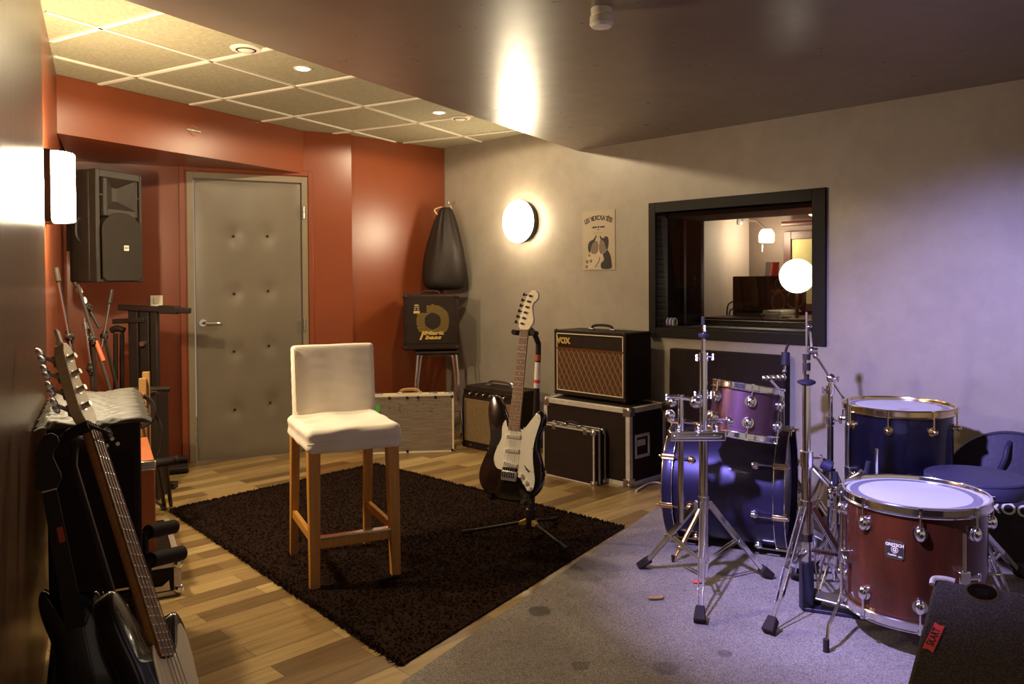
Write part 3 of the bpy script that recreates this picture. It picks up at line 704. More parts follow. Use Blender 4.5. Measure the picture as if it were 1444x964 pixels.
# picture + shelf rail
a, c = crp(1107, 327, 2.33), crp(1190, 440, 2.33); t = thing('framed_picture', 'olive picture in a wide brown frame on the control room wall', 'picture', M4=facing(a))
wd, hh = (c - a).length * 0.8, c.z - a.z; wd = gwl(c).x - gwl(a).x
b = MB(); fw = 0.07; b.box2((0, -0.03, hh), (fw, 0, 0)); b.box2((wd - fw, -0.03, hh), (wd, 0, 0)); b.box2((fw, -0.03, -fw), (wd - fw, 0, 0)); b.box2((fw, -0.03, hh), (wd - fw, 0, hh + fw)); b.build('picture_frame', M['cr_dark'], t, bevel=0.004)
b = MB(); b.box2((fw, -0.015, hh + fw), (wd - fw, 0, -fw)); b.build('picture_sheet', M['picture'], t)
a, c = crp(1103, 316, 2.25), crp(1165, 312, 2.25); c.z = a.z
b = MB(); b.cyl(a, c, 0.022); tag(b.build('ceiling_pipe', M['cr_dark']), 'brown horizontal pipe above the picture in the control room', 'pipe')
# striped cord bundle on the sill
a = crp(947, 453, 0.10); a.z = WZ0
t = thing('cord_bundle', 'small roll of blue, white and orange striped cord on the window sill', 'cord', M4=facing(a))
for i, mt in enumerate(('tape_o', 'cord_blue', 'white', 'cord_blue', 'white', 'cord_blue', 'white')):
    b = MB(); b.ring([(0.026 + 0.005 * math.cos(k), 0.005 * math.sin(k)) for k in [2 * PI * j / 8 for j in range(8)]], 20, T((-0.045 + i * 0.012, 0, 0.032)) @ RY(PI / 2)); b.build('cord_loop', M[mt], t)
b = MB(); b.tube(spline([(-0.05, 0, 0.006), (-0.075, -0.01, 0.006), (-0.085, 0.01, 0.006), (-0.065, 0.015, 0.006)]), 0.005, 8); b.build('cord_tail', M['tape_o'], t)
# ================================================================ GEAR ON THE GREY WALL SIDE
RZW = math.atan2(DIRW.y, DIRW.x)
def handle_strap(t, x0, x1, y, z, m='rubber', up=0.035):
    b = MB(); b.tube(spline([(x0, y, z + 0.006), (x0 + 0.02, y, z + up * 0.8), ((x0 + x1) / 2, y, z + up), (x1 - 0.02, y, z + up * 0.8), (x1, y, z + 0.006)], 6), 0.009, 8, X=None)
    b.build('handle', M[m], t)
    for x in (x0, x1):
        b = MB(); b.box((x, y, z + 0.006), (0.04, 0.026, 0.012)); b.build('handle_cap', M['steel'], t, bevel=0.003)
def corner_cap(t, p, s, m, r=0.028, name='corner_cap'):
    """rounded metal cap on a box corner; s = signs pointing into the box"""
    b = MB(); x, y, z = p
    b.sphere((x + s[0] * 0.012, y + s[1] * 0.012, z + s[2] * 0.012), 0.020, 10)
    for ax in range(3):
        d = [0.004, 0.004, 0.004]; c = [x, y, z]
        for k in range(3):
            if k != ax: d[k] = r; c[k] += s[k] * r / 2
            else: c[k] -= s[k] * 0.001
        b.box(c, d)
    b.build(name, M[m], t, bevel=0.0015)
# ---- big flight case
FH = 0.487; FWID, FD = 0.725, 0.385
fo = Vector((0.718, 4.884, 0)) - DIRW * FWID
t = thing('flight_case', 'large black flight case with aluminium edges under the brown grille amplifier', 'flight case', fo, RZW)
b = MB(); b.box2((0.004, 0.004, 0.004), (FWID - 0.004, FD - 0.004, FH - 0.004)); b.build('panel_box', M['tolex'], t)
b = MB(); e = 0.030; th = 0.006
for x in (0, FWID):
    for y in (0, FD):
        sx = 1 if x == 0 else -1; sy = 1 if y == 0 else -1
        b.box2((x, y - 0.001 * sy, 0.02), (x + sx * e, y + sy * th, FH - 0.02)); b.box2((x - 0.001 * sx, y, 0.02), (x + sx * th, y + sy * e, FH - 0.02))
for z in (0.0, FH):
    sz = 1 if z == 0 else -1
    for y in (0, FD):
        sy = 1 if y == 0 else -1
        b.box2((0.02, y - 0.001 * sy, z), (FWID - 0.02, y + sy * th, z + sz * e)); b.box2((0.02, y, z - 0.001 * sz), (FWID - 0.02, y + sy * e, z + sz * th))
    for x in (0, FWID):
        sx = 1 if x == 0 else -1
        b.box2((x - 0.001 * sx, 0.02, z), (x + sx * th, FD - 0.02, z + sz * e)); b.box2((x, 0.02, z - 0.001 * sz), (x + sx * e, FD - 0.02, z + sz * th))
b.build('edge_extrusion', M['alu'], t, bevel=0.001)
for x in (0, FWID):
    for y in (0, FD):
        for z in (0, FH): corner_cap(t, (x, y, z), (1 if x == 0 else -1, 1 if y == 0 else -1, 1 if z == 0 else -1), 'steel', 0.05)
# recessed side handle
hy, hz_ = 0.13, 0.245
b = MB(); b.ring([(0.0, 0.0), (0.004, 0.004), (0.014, 0.004), (0.016, 0.0)], 4)
vs = []
b = MB()
for (y0, y1, z0, z1) in ((hy - 0.075, hy + 0.075, hz_ + 0.055, hz_ + 0.075), (hy - 0.075, hy + 0.075, hz_ - 0.075, hz_ - 0.055), (hy - 0.075, hy - 0.058, hz_ - 0.055, hz_ + 0.055), (hy + 0.058, hy + 0.075, hz_ - 0.055, hz_ + 0.055)):
    b.box2((FWID - 0.004, y0, z0), (FWID + 0.005, y1, z1))
b.box2((FWID - 0.004, hy - 0.05, hz_ + 0.0), (FWID + 0.003, hy + 0.03, hz_ + 0.04)); b.build('recessed_handle', M['alu'], t, bevel=0.004)
b = MB(); b.box2((FWID - 0.004, hy - 0.058, hz_ - 0.055), (FWID - 0.001, hy + 0.058, hz_ + 0.055)); b.build('handle_well', M['rubber'], t)
# ---- brown-grille combo on it
VW, VD, VH = 0.632, 0.27, 0.444
vo = Vector((0.297, 5.527, FH + 0.008)); vdir = Vector((0.722 - 0.297, 5.05 - 5.527, 0)).normalized()
vo = vo + Vector((0, 0, 0.004)) - NOUT * 0.01
t = thing('guitar_amplifier', 'guitar combo amplifier with brown diamond grille on the large flight case', 'amplifier', vo, math.atan2(vdir.y, vdir.x) + 0.02)
b = MB(); b.box2((0, 0.012, 0), (VW, VD, VH)); b.build('cabinet', M['tolex'], t, bevel=0.012, segs=3)
b = MB(); fr = 0.022
b.box2((0, 0, 0), (fr, 0.014, VH)); b.box2((VW - fr, 0, 0), (VW, 0.014, VH)); b.box2((fr, 0, VH - fr), (VW - fr, 0.014, VH)); b.box2((fr, 0, 0), (VW - fr, 0.014, fr + 0.006)); b.build('front_rim', M['tolex'], t, bevel=0.006)
b = MB(); z0, z1 = fr + 0.006, VH - fr; zs = VH - 0.125
b.box2((fr, 0.002, z0), (fr + 0.006, 0.012, z1)); b.box2((VW - fr - 0.006, 0.002, z0), (VW - fr, 0.012, z1)); b.box2((fr, 0.002, z1 - 0.006), (VW - fr, 0.012, z1)); b.box2((fr, 0.002, z0), (VW - fr, 0.012, z0 + 0.006))
b.build('white_piping', M['cream'], t)
b = MB(); b.box2((fr, 0.001, zs - 0.006), (VW - fr, 0.012, zs + 0.004)); b.build('gold_strip', M['brass'], t)
b = MB(); b.box2((fr, 0.006, zs), (VW - fr, 0.012, z1)); b.build('control_panel', M['tolex'], t)
b = MB(); b.box2((fr, 0.005, z0), (VW - fr, 0.012, zs)); b.build('grille_cloth', M['diamond'], t)
b = MB(); XT = T((0.088, 0.003, zs + 0.050)) @ RX(PI / 2)
b.text('VOX', 0.056, 0.003, XT, bold=0.0025); b.build('maker_lettering', M['gold'], t)
handle_strap(t, VW * 0.36, VW * 0.66, VD * 0.5, VH)
for x in (0.06, VW - 0.06):
    for y in (0.05, VD - 0.05): b = MB(); b.cyl((x, y, -0.008), (x, y, 0.002), 0.014); b.build('foot', M['rubber'], t)
for (x, z) in ((0, 0), (VW, 0), (0, VH), (VW, VH)):
    b = MB(); b.sphere((x + (0.012 if x == 0 else -0.012), 0.012, z + (0.012 if z == 0 else -0.012)), 0.0175, 12); b.build('corner_protector', M['rubber'], t)
# ---- small aluminium-edged case in front
SW, SD, SH = 0.435, 0.112, 0.342
so = Vector((0.504, 4.931, 0)) - DIRW * SW
t = thing('carrying_case', 'slim black carrying case with aluminium edges standing in front of the large flight case', 'case', so, RZW)
b = MB(); b.box2((0.003, 0.003, 0.003), (SW - 0.003, SD - 0.003, SH - 0.003)); b.build('case_shell', M['tolex'], t)
b = MB(); e = 0.016
for y in (0.0, SD / 2 - 0.004, SD):
    y0, y1 = max(y - e / 2, -0.001), min(y + e / 2, SD + 0.001)
    for (p, q) in (((0, y0, 0), (SW, y1, 0.005)), ((0, y0, SH - 0.005), (SW, y1, SH)), ((-0.001, y0, 0), (0.005, y1, SH)), ((SW - 0.005, y0, 0), (SW + 0.001, y1, SH))): b.box2(p, q)
for (p, q) in (((0, -0.001, 0), (SW, 0.003, 0.010)), ((0, -0.001, SH - 0.010), (SW, 0.003, SH)), ((0, -0.001, 0), (0.010, 0.003, SH)), ((SW - 0.010, -0.001, 0), (SW, 0.003, SH))): b.box2(p, q)
b.build('edge_extrusion', M['alu'], t, bevel=0.001)
for x in (0, SW):
    for z in (0, SH):
        for y in (0, SD): corner_cap(t, (x, y, z), (1 if x == 0 else -1, 1 if y == 0 else -1, 1 if z == 0 else -1), 'steel', 0.028)
handle_strap(t, SW * 0.34, SW * 0.62, SD * 0.45, SH, up=0.024)
for x in (0.08, SW - 0.09): b = MB(); b.box2((x, -0.002, SH - 0.03), (x + 0.03, SD * 0.5, SH + 0.004)); b.build('latch', M['steel'], t, bevel=0.002)
# ---- cable on the floor beside the flight case
p = [at_z(u, v, 0.008) for u, v in ((897, 692), (906, 686), (916, 681), (928, 680), (938, 684))]
b = MB(); b.tube(spline(p), 0.006, 8); tag(b.build('white_cable', M['white']), 'white cable lying on the floor beside the large flight case', 'cable')
# ---- silver-grille combo
t = thing('guitar_amplifier', 'black combo amplifier with beige grille cloth standing on the floor behind the guitar', 'amplifier', (-0.393, 6.16, 0), RZW)
AW, AD, AH = 0.60, 0.25, 0.475
prof = [(0.0, 0.0), (AD, 0.0), (AD, AH), (0.035, AH), (0.0, AH - 0.09)]
b = MB(); b.prism([(y, z) for y, z in prof], 0, AW, frame((0, 0, 0), (0, 1, 0), y=(0, 0, 1))); b.build('cabinet', M['tolex'], t, bevel=0.008)
b = MB(); b.box2((0.03, -0.006, 0.055), (AW - 0.03, 0.004, AH - 0.095)); b.build('grille_cloth', M['silvercloth'], t, bevel=0.003)
b = MB(); b.beam((0.02, 0.010, AH - 0.052), (AW - 0.02, 0.010, AH - 0.052), 0.006, 0.062, up=(0, -0.37, 0.93)); b.build('control_panel', M['blackmetal'], t)
for k in range(6):
    b = MB(); x = 0.10 + k * 0.075; b.cyl((x, 0.010, AH - 0.05), (x, -0.012, AH - 0.058), 0.010, n=12); b.build('knob', M['steel'], t)
b = MB(); b.tube(spline([(0.16, 0.13, AH + 0.004), (0.19, 0.13, AH + 0.034), (0.30, 0.13, AH + 0.042), (0.41, 0.13, AH + 0.034), (0.44, 0.13, AH + 0.004)], 6), 0.010, 8); b.build('handle', M['steel'], t)
for x in (0.16, 0.44): b = MB(); b.box((x, 0.13, AH + 0.004), (0.045, 0.03, 0.012)); b.build('handle_cap', M['steel'], t, bevel=0.003)
for x in (0.10, 0.30, 0.50): b = MB(); b.sphere((x, -0.002, 0.028), 0.006, 8); b.build('screw', M['steel'], t)
# ---- white aluminium case
CW, CD, CH = 0.648, 0.13, 0.437
w0 = Vector((-1.084, 5.877, 0)); w1 = Vector((-0.444, 5.956, 0)); ang = math.atan2(w1.y - w0.y, w1.x - w0.x)
t = thing('metal_case', 'scratched silver metal case with tan handle standing behind the bar stool', 'case', w0, ang)
b = MB(); b.box2((0.004, 0.004, 0.004), (CW - 0.004, CD - 0.004, CH - 0.004)); b.build('case_shell', M['scratched'], t)
b = MB(); e = 0.014
for (p, q) in (((0, -0.002, 0), (CW, e, e)), ((0, -0.002, CH - e), (CW, e, CH)), ((0, -0.002, 0), (e, e, CH)), ((CW - e, -0.002, 0), (CW, e, CH)),
               ((0, CD - e, 0), (CW, CD, e)), ((0, CD - e, CH - e), (CW, CD, CH)), ((0, CD - e, 0), (e, CD, CH)), ((CW - e, CD - e, 0), (CW, CD, CH)),
               ((0, 0, CH - 0.004), (CW, CD * 0.48, CH)), ((0, CD * 0.52, CH - 0.004), (CW, CD, CH))): b.box2(p, q)
b.build('edge_rail', M['cream'], t, bevel=0.002)
for x in (0.03, 0.17, 0.30, 0.38, 0.51, CW - 0.014):
    for z in (0.016, CH - 0.020):
        if z < 0.1 and x in (0.17, 0.38, 0.51): continue
        b = MB(); b.cyl((x, -0.006, z), (x, 0.0, z), 0.0105, n=14); b.build('stud', M['rubber'], t)
b = MB(); hx0, hx1 = 0.245, 0.395; b.tube(spline([(hx0, 0.06, CH + 0.008), (hx0 + 0.02, 0.06, CH + 0.028), ((hx0 + hx1) / 2, 0.06, CH + 0.034), (hx1 - 0.02, 0.06, CH + 0.028), (hx1, 0.06, CH + 0.008)], 6), 0.012, 10); b.build('handle', M['stick'], t)
for x in (hx0, hx1): b = MB(); b.box((x, 0.06, CH + 0.006), (0.04, 0.03, 0.014)); b.build('handle_cap', M['steel'], t, bevel=0.003)
for x in (0.06, 0.47, 0.58): b = MB(); b.box2((x, 0.02, CH - 0.002), (x + 0.06, 0.10, CH + 0.009)); b.build('latch', M['steel'], t, bevel=0.003)
b = MB(); b.box2((0.052, -0.0035, 0.318), (0.102, -0.0005, 0.372)); b.build('tape_patch', M['tape_g'], t)
# ---- square bass combo on chrome stool
t = thing('metal_stool', 'tall stool with splayed chrome legs under the square bass amplifier', 'stool', (-0.605, 6.365, 0), 0.10)
SZ = 0.735
b = MB(); b.box2((-0.17, -0.17, SZ - 0.028), (0.17, 0.17, SZ)); b.build('seat', M['tolex'], t, bevel=0.012, segs=3)
for sx in (-1, 1):
    for sy in (-1, 1):
        b = MB(); b.tube([(sx * 0.150, sy * 0.135, SZ - 0.03), (sx * 0.178, sy * 0.16, SZ * 0.5), (sx * 0.205, sy * 0.185, 0.012)], 0.0105, 10); l = b.build('leg', M['chrome'], t)
        b = MB(); b.cyl((sx * 0.204, sy * 0.184, 0.03), (sx * 0.206, sy * 0.186, 0.0), 0.014, n=10); b.build('foot', M['rubber'], l)
for sy in (-1, 1):
    b = MB(); b.tube(spline([(-0.165, sy * 0.15, 0.34), (-0.125, sy * 0.11, SZ - 0.06), (-0.10, sy * 0.105, SZ - 0.036), (0.10, sy * 0.105, SZ - 0.036), (0.125, sy * 0.11, SZ - 0.06), (0.165, sy * 0.15, 0.34)], 6), 0.008, 8); b.build('frame_bow', M['chrome'], t)
for k in range(2):
    b = MB(); s = 0.185; z = 0.28; b.tube([(-s, -s * 0.9 + k * s * 1.8, z), (s, -s * 0.9 + k * s * 1.8, z)], 0.008, 8); b.build('stretcher', M['chrome'], t)
BW, BDp, BH = 0.425, 0.31, 0.437
t = thing('bass_amplifier', 'square black bass combo amplifier with yellow ring standing on the chrome stool', 'amplifier', (-0.650, 6.345, SZ + 0.006), 0.13)
b = MB(); b.box2((-BW / 2, -BDp / 2, 0.006), (BW / 2, BDp / 2, BH)); b.build('cabinet', M['tolex'], t, bevel=0.014, segs=3)
for sx in (-1, 1):
    for sy in (-1, 1): b = MB(); b.cyl((sx * 0.14, sy * 0.11, 0), (sx * 0.14, sy * 0.11, 0.01), 0.014); b.build('foot', M['rubber'], t)
for sx in (-1, 1):
    for z in (0.022, BH - 0.016): b = MB(); b.sphere((sx * (BW / 2 - 0.014), -BDp / 2 + 0.014, z), 0.021, 12); b.build('corner_protector', M['rubber'], t)
b = MB(); b.tube(spline([(-0.07, 0, BH), (-0.05, 0, BH + 0.022), (0.05, 0, BH + 0.022), (0.07, 0, BH)], 5), 0.008, 8); b.build('handle', M['rubber'], t)
fy = -BDp / 2
b = MB(); b.box2((-BW / 2 + 0.03, fy - 0.004, 0.06), (BW / 2 - 0.03, fy + 0.002, BH - 0.03)); b.build('grille_plate', M['tolex'], t)
cx, cz = 0.012, 0.232
b = MB(); k = 0
for row in range(-13, 14):
    for colm in range(-13, 14):
        x = colm * 0.0112 + (row % 2) * 0.0056; z = row * 0.0098; r = math.hypot(x, z)
        if 0.062 < r < 0.128 and not (x < -0.05 and z > 0.062) and z > -0.10:
            b.lathe([(0.0, 0.0), (0.0041, 0.0)], 6, T((cx + x, fy - 0.0052, cz + z)) @ RX(PI / 2))
b.build('yellow_ring_mesh', M['gold'], t)['kind'] = 'stuff'
b = MB(); b.lathe([(0.0, 0.002), (0.062, 0.001)], 32, T((cx, fy - 0.0045, cz)) @ RX(PI / 2)); b.build('centre_disc', M['rubber'], t)
sh = Matrix(((1, 0.25, 0, 0), (0, 1, 0, 0), (0, 0, 1, 0), (0, 0, 0, 1)))
b = MB(); b.text('Mark', 0.058, 0.001, T((cx + 0.01, fy - 0.007, cz - 0.094)) @ RX(PI / 2) @ Matrix.Diagonal((1.25, 0.72, 1, 1)) @ sh, bold=0.0022); b.text('bass', 0.058, 0.001, T((cx + 0.005, fy - 0.007, cz - 0.128)) @ RX(PI / 2) @ Matrix.Diagonal((1.25, 0.72, 1, 1)) @ sh, bold=0.0022)
b.prism([(-0.105, -0.146), (-0.090, -0.146), (-0.062, -0.078), (-0.077, -0.078)], 0.0, 0.001, T((cx, fy - 0.007, cz)) @ RX(PI / 2)); b.build('maker_lettering', M['gold'], t)
b = MB(); X_ = T((-0.112, fy - 0.006, 0))
b.box2((-0.016, 0, 0.352), (0.016, 0.002, 0.360), X_); b.box2((-0.024, 0, 0.292), (0.024, 0.002, 0.312), X_); b.build('label_bar', M['gold'], t)
b = MB(); b.box2((-0.02, 0, 0.318), (-0.006, 0.002, 0.332), X_); b.box2((0.004, 0, 0.318), (0.019, 0.002, 0.332), X_); b.box2((-0.02, 0, 0.336), (0.02, 0.002, 0.346), X_); b.build('label_print', M['steel'], t)
# ---- black bag hanging in the corner
t = thing('hanging_bag', 'black drawstring cloth bag hanging from a hook in the corner', 'bag', (-0.55, 6.56, 1.21))
b = MB(); n = 40; rows = [(1.208, 0.05, 0.0), (1.212, 0.13, 0.0), (1.235, 0.168, 0.0), (1.30, 0.180, 0.0), (1.42, 0.176, 0.0), (1.54, 0.155, 0.15), (1.64, 0.127, 0.4), (1.74, 0.098, 0.8), (1.82, 0.072, 1.0), (1.87, 0.050, 1.0), (1.895, 0.034, 0.8), (1.885, 0.010, 0.0)]
vs = []; fs = []
for i, (z, r, pl_) in enumerate(rows):
    for k in range(n):
        a = 2 * PI * k / n; rr = r * (1 + 0.13 * pl_ * math.sin(a * 12 + 0.25 * i) + 0.04 * math.sin(a * 3 + z * 7))
        vs.append((0.0 + rr * 1.02 * math.cos(a) + 0.02 * (z - 1.5), 0.0 + rr * 0.85 * math.sin(a) + 0.05 * max(0, z - 1.5), z - 1.21))
for i in range(len(rows) - 1):
    for k in range(n): fs.append((i * n + k, i * n + (k + 1) % n, (i + 1) * n + (k + 1) % n, (i + 1) * n + k))
fs.append(tuple(range(n))); fs.append(tuple((len(rows) - 1) * n + k for k in range(n)))
b._add(vs, fs, None, True); b.build('bag_body', M['bagcloth'], t, angle=80, subsurf=1)
b = MB(); b.tube(spline([(-0.06, 0.0, 0.62), (-0.085, 0.03, 0.66), (-0.04, 0.08, 0.685), (0.0, 0.18, 0.69), (0.04, 0.10, 0.70), (0.05, 0.04, 0.672)], 5), 0.006, 8); b.build('drawstring', M['cream'], t)
hk = on_gw(642, 290); t = thing('wall_hook', 'small metal hook on the grey wall holding the black bag', 'hook', M4=GW @ T((gwl(hk).x, 0, gwl(hk).z + 0.02)))
b = MB(); b.tube(spline([(0, 0, 0.01), (0, -0.03, 0.0), (0, -0.06, -0.012), (0, -0.075, 0.008), (0, -0.07, 0.022)], 5), 0.004, 8); b.cyl((0, 0, 0.01), (0, -0.004, 0.01), 0.014); b.build('hook_wire', M['steel'], t)
# ---- dark panel leaning under the window
pl0 = gwl(on_gw(950, 488)); pl1 = gwl(on_gw(1117, 500))
t = thing('acoustic_panel', 'large flat black acoustic panel leaning on the grey wall below the window', 'panel', M4=GW @ T((pl0.x + 0.012, -0.03, 0.0)) @ RX(-0.025))
b = MB(); b.box2((0, -0.06, 0.001), (pl1.x - pl0.x - 0.02, 0.0, pl0.z - 0.008)); b.build('panel_board', M['cloth'], t, bevel=0.012, segs=3)
b = MB()
b.box2((-0.002, -0.064, 0.36), (0.03, 0.0, 0.38)); b.build('edge_clip', M['steel'], t)

# ================================================================ BAR STOOL
fl, fr_, bl_ = Vector((-0.853, 3.259, 0)), Vector((-0.503, 3.428, 0)), Vector((-1.039, 3.727, 0))
sxd = (fr_ - fl).normalized(); c0 = (fl + fr_ + bl_ + (fr_ + bl_ - fl)) / 4
t = thing('bar_stool', 'high bar stool with cream cotton cover and pale wooden legs on the black rug', 'stool', (c0.x, c0.y, 0.004), math.atan2(sxd.y, sxd.x))
inv = t.matrix_basis.inverted()
hw, hd = 0.195, 0.245
SB, ST_ = 0.560, 0.665
for sx in (-1, 1):
    b = MB(); b.beam((sx * (hw - 0.02), -hd + 0.02, 0.0), (sx * (hw - 0.025), -hd + 0.045, SB + 0.03), 0.040, 0.038, up=(0, -1, 0), w2=0.052, h2=0.050); b.build('leg', M['oak'], t, bevel=0.003)
    b = MB(); b.beam((sx * (hw - 0.02), hd - 0.01, 0.0), (sx * (hw - 0.022), hd - 0.06, SB + 0.03), 0.034, 0.032, up=(0, -1, 0), w2=0.042, h2=0.042); b.build('leg', M['oak'], t, bevel=0.003)
    b = MB(); b.beam((sx * (hw - 0.02), -hd + 0.035, 0.20), (sx * (hw - 0.02), hd - 0.03, 0.20), 0.020, 0.036); b.build('stretcher', M['oak'], t, bevel=0.002)
b = MB(); b.beam((-hw + 0.02, -hd + 0.026, 0.185), (hw - 0.02, -hd + 0.026, 0.185), 0.022, 0.045); st = b.build('stretcher', M['oak'], t, bevel=0.002)
b = MB(); b.box2((-hw + 0.042, -hd + 0.008, 0.200), (hw - 0.042, -hd + 0.044, 0.211)); b.build('footrest_plate', M['chrome'], st, bevel=0.002, label='metal footrest plate on the front stretcher')
def pillow(name, x0, x1, y0, y1, z0, z1, mt, rnd=0.03, seed=1, nx=26, ny=26, nz=8, skirt=0.0, wr=0.004, X=None):
    rr = random.Random(seed); ph = [rr.uniform(0, 6) for _ in range(8)]
    b = MB(); vs = {}; vl = []; fs = []
    def P(i, j, k):
        key = (i, j, k)
        if key in vs: return vs[key]
        u, v, w = i / nx, j / ny, k / nz
        x, y, z = x0 + (x1 - x0) * u, y0 + (y1 - y0) * v, z0 + (z1 - z0) * w
        cx_, cy_, cz_ = min(max(x, x0 + rnd), x1 - rnd), min(max(y, y0 + rnd), y1 - rnd), min(max(z, z0 + rnd), z1 - rnd)
        d = Vector((x - cx_, y - cy_, z - cz_))
        if d.length > 1e-6: d = d.normalized() * rnd; x, y, z = cx_ + d.x, cy_ + d.y, cz_ + d.z
        n1 = math.sin(x * 31 + ph[0] + 2 * math.sin(y * 9 + ph[1])) * math.sin(y * 23 + ph[2]) + 0.6 * math.sin(z * 120 + 3 * math.sin(x * 12 + ph[3]) + ph[4])
        if d.length > 1e-6: o = d.normalized() * wr * n1
        else: o = Vector((0, 0, 0))
        vs[key] = len(vl); vl.append((x + o.x, y + o.y, z + o.z)); return vs[key]
    for i in range(nx):
        for j in range(ny):
            fs.append((P(i, j, 0), P(i, j + 1, 0), P(i + 1, j + 1, 0), P(i + 1, j, 0))); fs.append((P(i, j, nz), P(i + 1, j, nz), P(i + 1, j + 1, nz), P(i, j + 1, nz)))
    for i in range(nx):
        for k in range(nz):
            fs.append((P(i, 0, k), P(i + 1, 0, k), P(i + 1, 0, k + 1), P(i, 0, k + 1))); fs.append((P(i, ny, k), P(i, ny, k + 1), P(i + 1, ny, k + 1), P(i + 1, ny, k)))
    for j in range(ny):
        for k in range(nz):
            fs.append((P(0, j, k), P(0, j, k + 1), P(0, j + 1, k + 1), P(0, j + 1, k))); fs.append((P(nx, j, k), P(nx, j + 1, k), P(nx, j + 1, k + 1), P(nx, j, k + 1)))
    b._add(vl, fs, X, True); return b.build(name, mt, t, angle=70)
pillow('seat', -hw - 0.008, hw + 0.008, -hd - 0.012, hd - 0.02, SB, ST_, M['fabric'], 0.028, 3, 44, 44, 22, wr=0.0035)
b = MB(); yb = hd - 0.055
o = pillow('backrest', -hw, hw, 0, 0.062, 0.0, 0.405, M['fabric'], 0.018, 5, 40, 10, 40, wr=0.0009, X=T((0.018, yb - 0.02, SB + 0.02)) @ RX(-0.10))
b = MB()
seam = [(-hw + 0.012, -0.002, 0.10), (-hw + 0.010, -0.002, 0.385)]
b.tube([Vector(p) for p in seam], 0.0035, 6, X=T((0.018, yb - 0.02, SB + 0.02)) @ RX(-0.10)); b.build('seam', M['cream'], t)
b = MB(); b.tube(spline([(-hw - 0.009, -hd - 0.010, SB + 0.045), (-0.1, -hd - 0.014, SB + 0.052), (0.1, -hd - 0.014, SB + 0.05), (hw + 0.009, -hd - 0.01, SB + 0.046)], 6), 0.004, 6); b.build('seat_hem', M['fabric'], t)

# ================================================================ ELECTRIC GUITAR AND ITS STAND
Bp = at_y(719, 667, 3.68); Np = at_y(740, 465, 3.80)
ax = (Np - Bp).normalized(); gs = (Np - Bp).length / 0.648
gn = Vector((-0.46, -0.86, 0.18)); gn = (gn - ax * gn.dot(ax)).normalized(); gx = ax.cross(gn)   # x to the right seen from the front
G4 = frame(Bp, gx, y=ax) @ Matrix.Scale(gs, 4)
def strat_outline():
    pts = [(0, -122), (70, -115), (122, -85), (152, -40), (158, 5), (145, 55), (127, 98), (119, 140), (125, 185), (137, 225), (138, 262), (122, 287), (100, 282), (80, 255), (62, 224), (46, 204), (30, 196), (-30, 218), (-45, 236), (-62, 266), (-80, 303), (-100, 331), (-124, 338), (-143, 318), (-150, 280), (-142, 230), (-128, 180), (-122, 140), (-128, 95), (-146, 45), (-160, -5), (-155, -50), (-128, -88), (-75, -115)]
    return [(p.x / 1000, p.y / 1000) for p in spline([(x, y, 0) for x, y in pts], 4, True)]
def rounded_body(b, ol, z0, z1, r, X):
    n = len(ol); cen = (sum(p[0] for p in ol) / n, sum(p[1] for p in ol) / n)
    rings = []
    for (ins, z) in ((r, z0), (r * 0.3, z0 + r * 0.3), (0, z0 + r), (0, z1 - r), (r * 0.3, z1 - r * 0.3), (r, z1)):
        ring = []
        for i in range(n):
            a, c, d = Vector(ol[i - 1]), Vector(ol[i]), Vector(ol[(i + 1) % n]); tg = (d - a).normalized(); nr = Vector((tg.y, -tg.x))
            q = c - nr * ins; ring.append((q.x, q.y, z))
        rings.append(ring)
    vs = [p for ring in rings for p in ring]; fs = []
    for i in range(len(rings) - 1):
        for k in range(n): fs.append((i * n + k, i * n + (k + 1) % n, (i + 1) * n + (k + 1) % n, (i + 1) * n + k))
    fs.append(tuple(range(n - 1, -1, -1))); fs.append(tuple((len(rings) - 1) * n + k for k in range(n)))
    b._add(vs, fs, X, True)
def ccw(ol):
    A = sum(ol[i - 1][0] * ol[i][1] - ol[i][0] * ol[i - 1][1] for i in range(len(ol))); return ol if A > 0 else ol[::-1]
t = thing('electric_guitar', 'black electric guitar with white pickguard held upright on a stand', 'guitar', M4=G4)
b = MB(); rounded_body(b, ccw(strat_outline()), -0.045, 0.0, 0.008, None); b.build('body', M['gloss'], t, angle=50)
pg = [(-48, 232), (-62, 200), (-60, 150), (-80, 100), (-88, 60), (-80, 30), (-62, 14), (-38, 12), (-36, 24), (36, 24), (38, 8), (62, -22), (92, -58), (112, -66), (124, -48), (126, -10), (112, 50), (104, 100), (106, 150), (116, 200), (126, 245), (118, 272), (98, 266), (80, 242), (60, 214), (45, 200), (30, 194), (-30, 196)]
pgs = [(p.x / 1000, p.y / 1000) for p in spline([(x, y, 0) for x, y in pg], 3, True)]
b = MB(); b.prism(ccw(pgs), 0.0, 0.0025); pgo = b.build('pickguard', M['white'], t)
for (x, y) in ((-58, 215), (-76, 110), (-80, 40), (104, -58), (116, 20), (100, 120), (116, 255), (48, 206)):
    b = MB(); b.cyl((x / 1000, y / 1000, 0.0025), (x / 1000, y / 1000, 0.0035), 0.003, n=8); b.build('screw', M['steel'], pgo)
for (y, rot) in ((0.163, 0), (0.100, 0), (0.040, -0.17)):
    X_ = T((0, y, 0)) @ RZ(rot); b = MB(); b.box((0, 0, 0.006), (0.072, 0.018, 0.010), X_); p_ = b.build('pickup', M['white'], t, bevel=0.004, segs=3)
    b = MB()
    for k in range(6): b.cyl(X_ @ Vector((-0.026 + k * 0.0104, 0, 0.011)), X_ @ Vector((-0.026 + k * 0.0104, 0, 0.0122)), 0.0025, n=8)
    b.build('pole_pieces', M['steel'], p_)
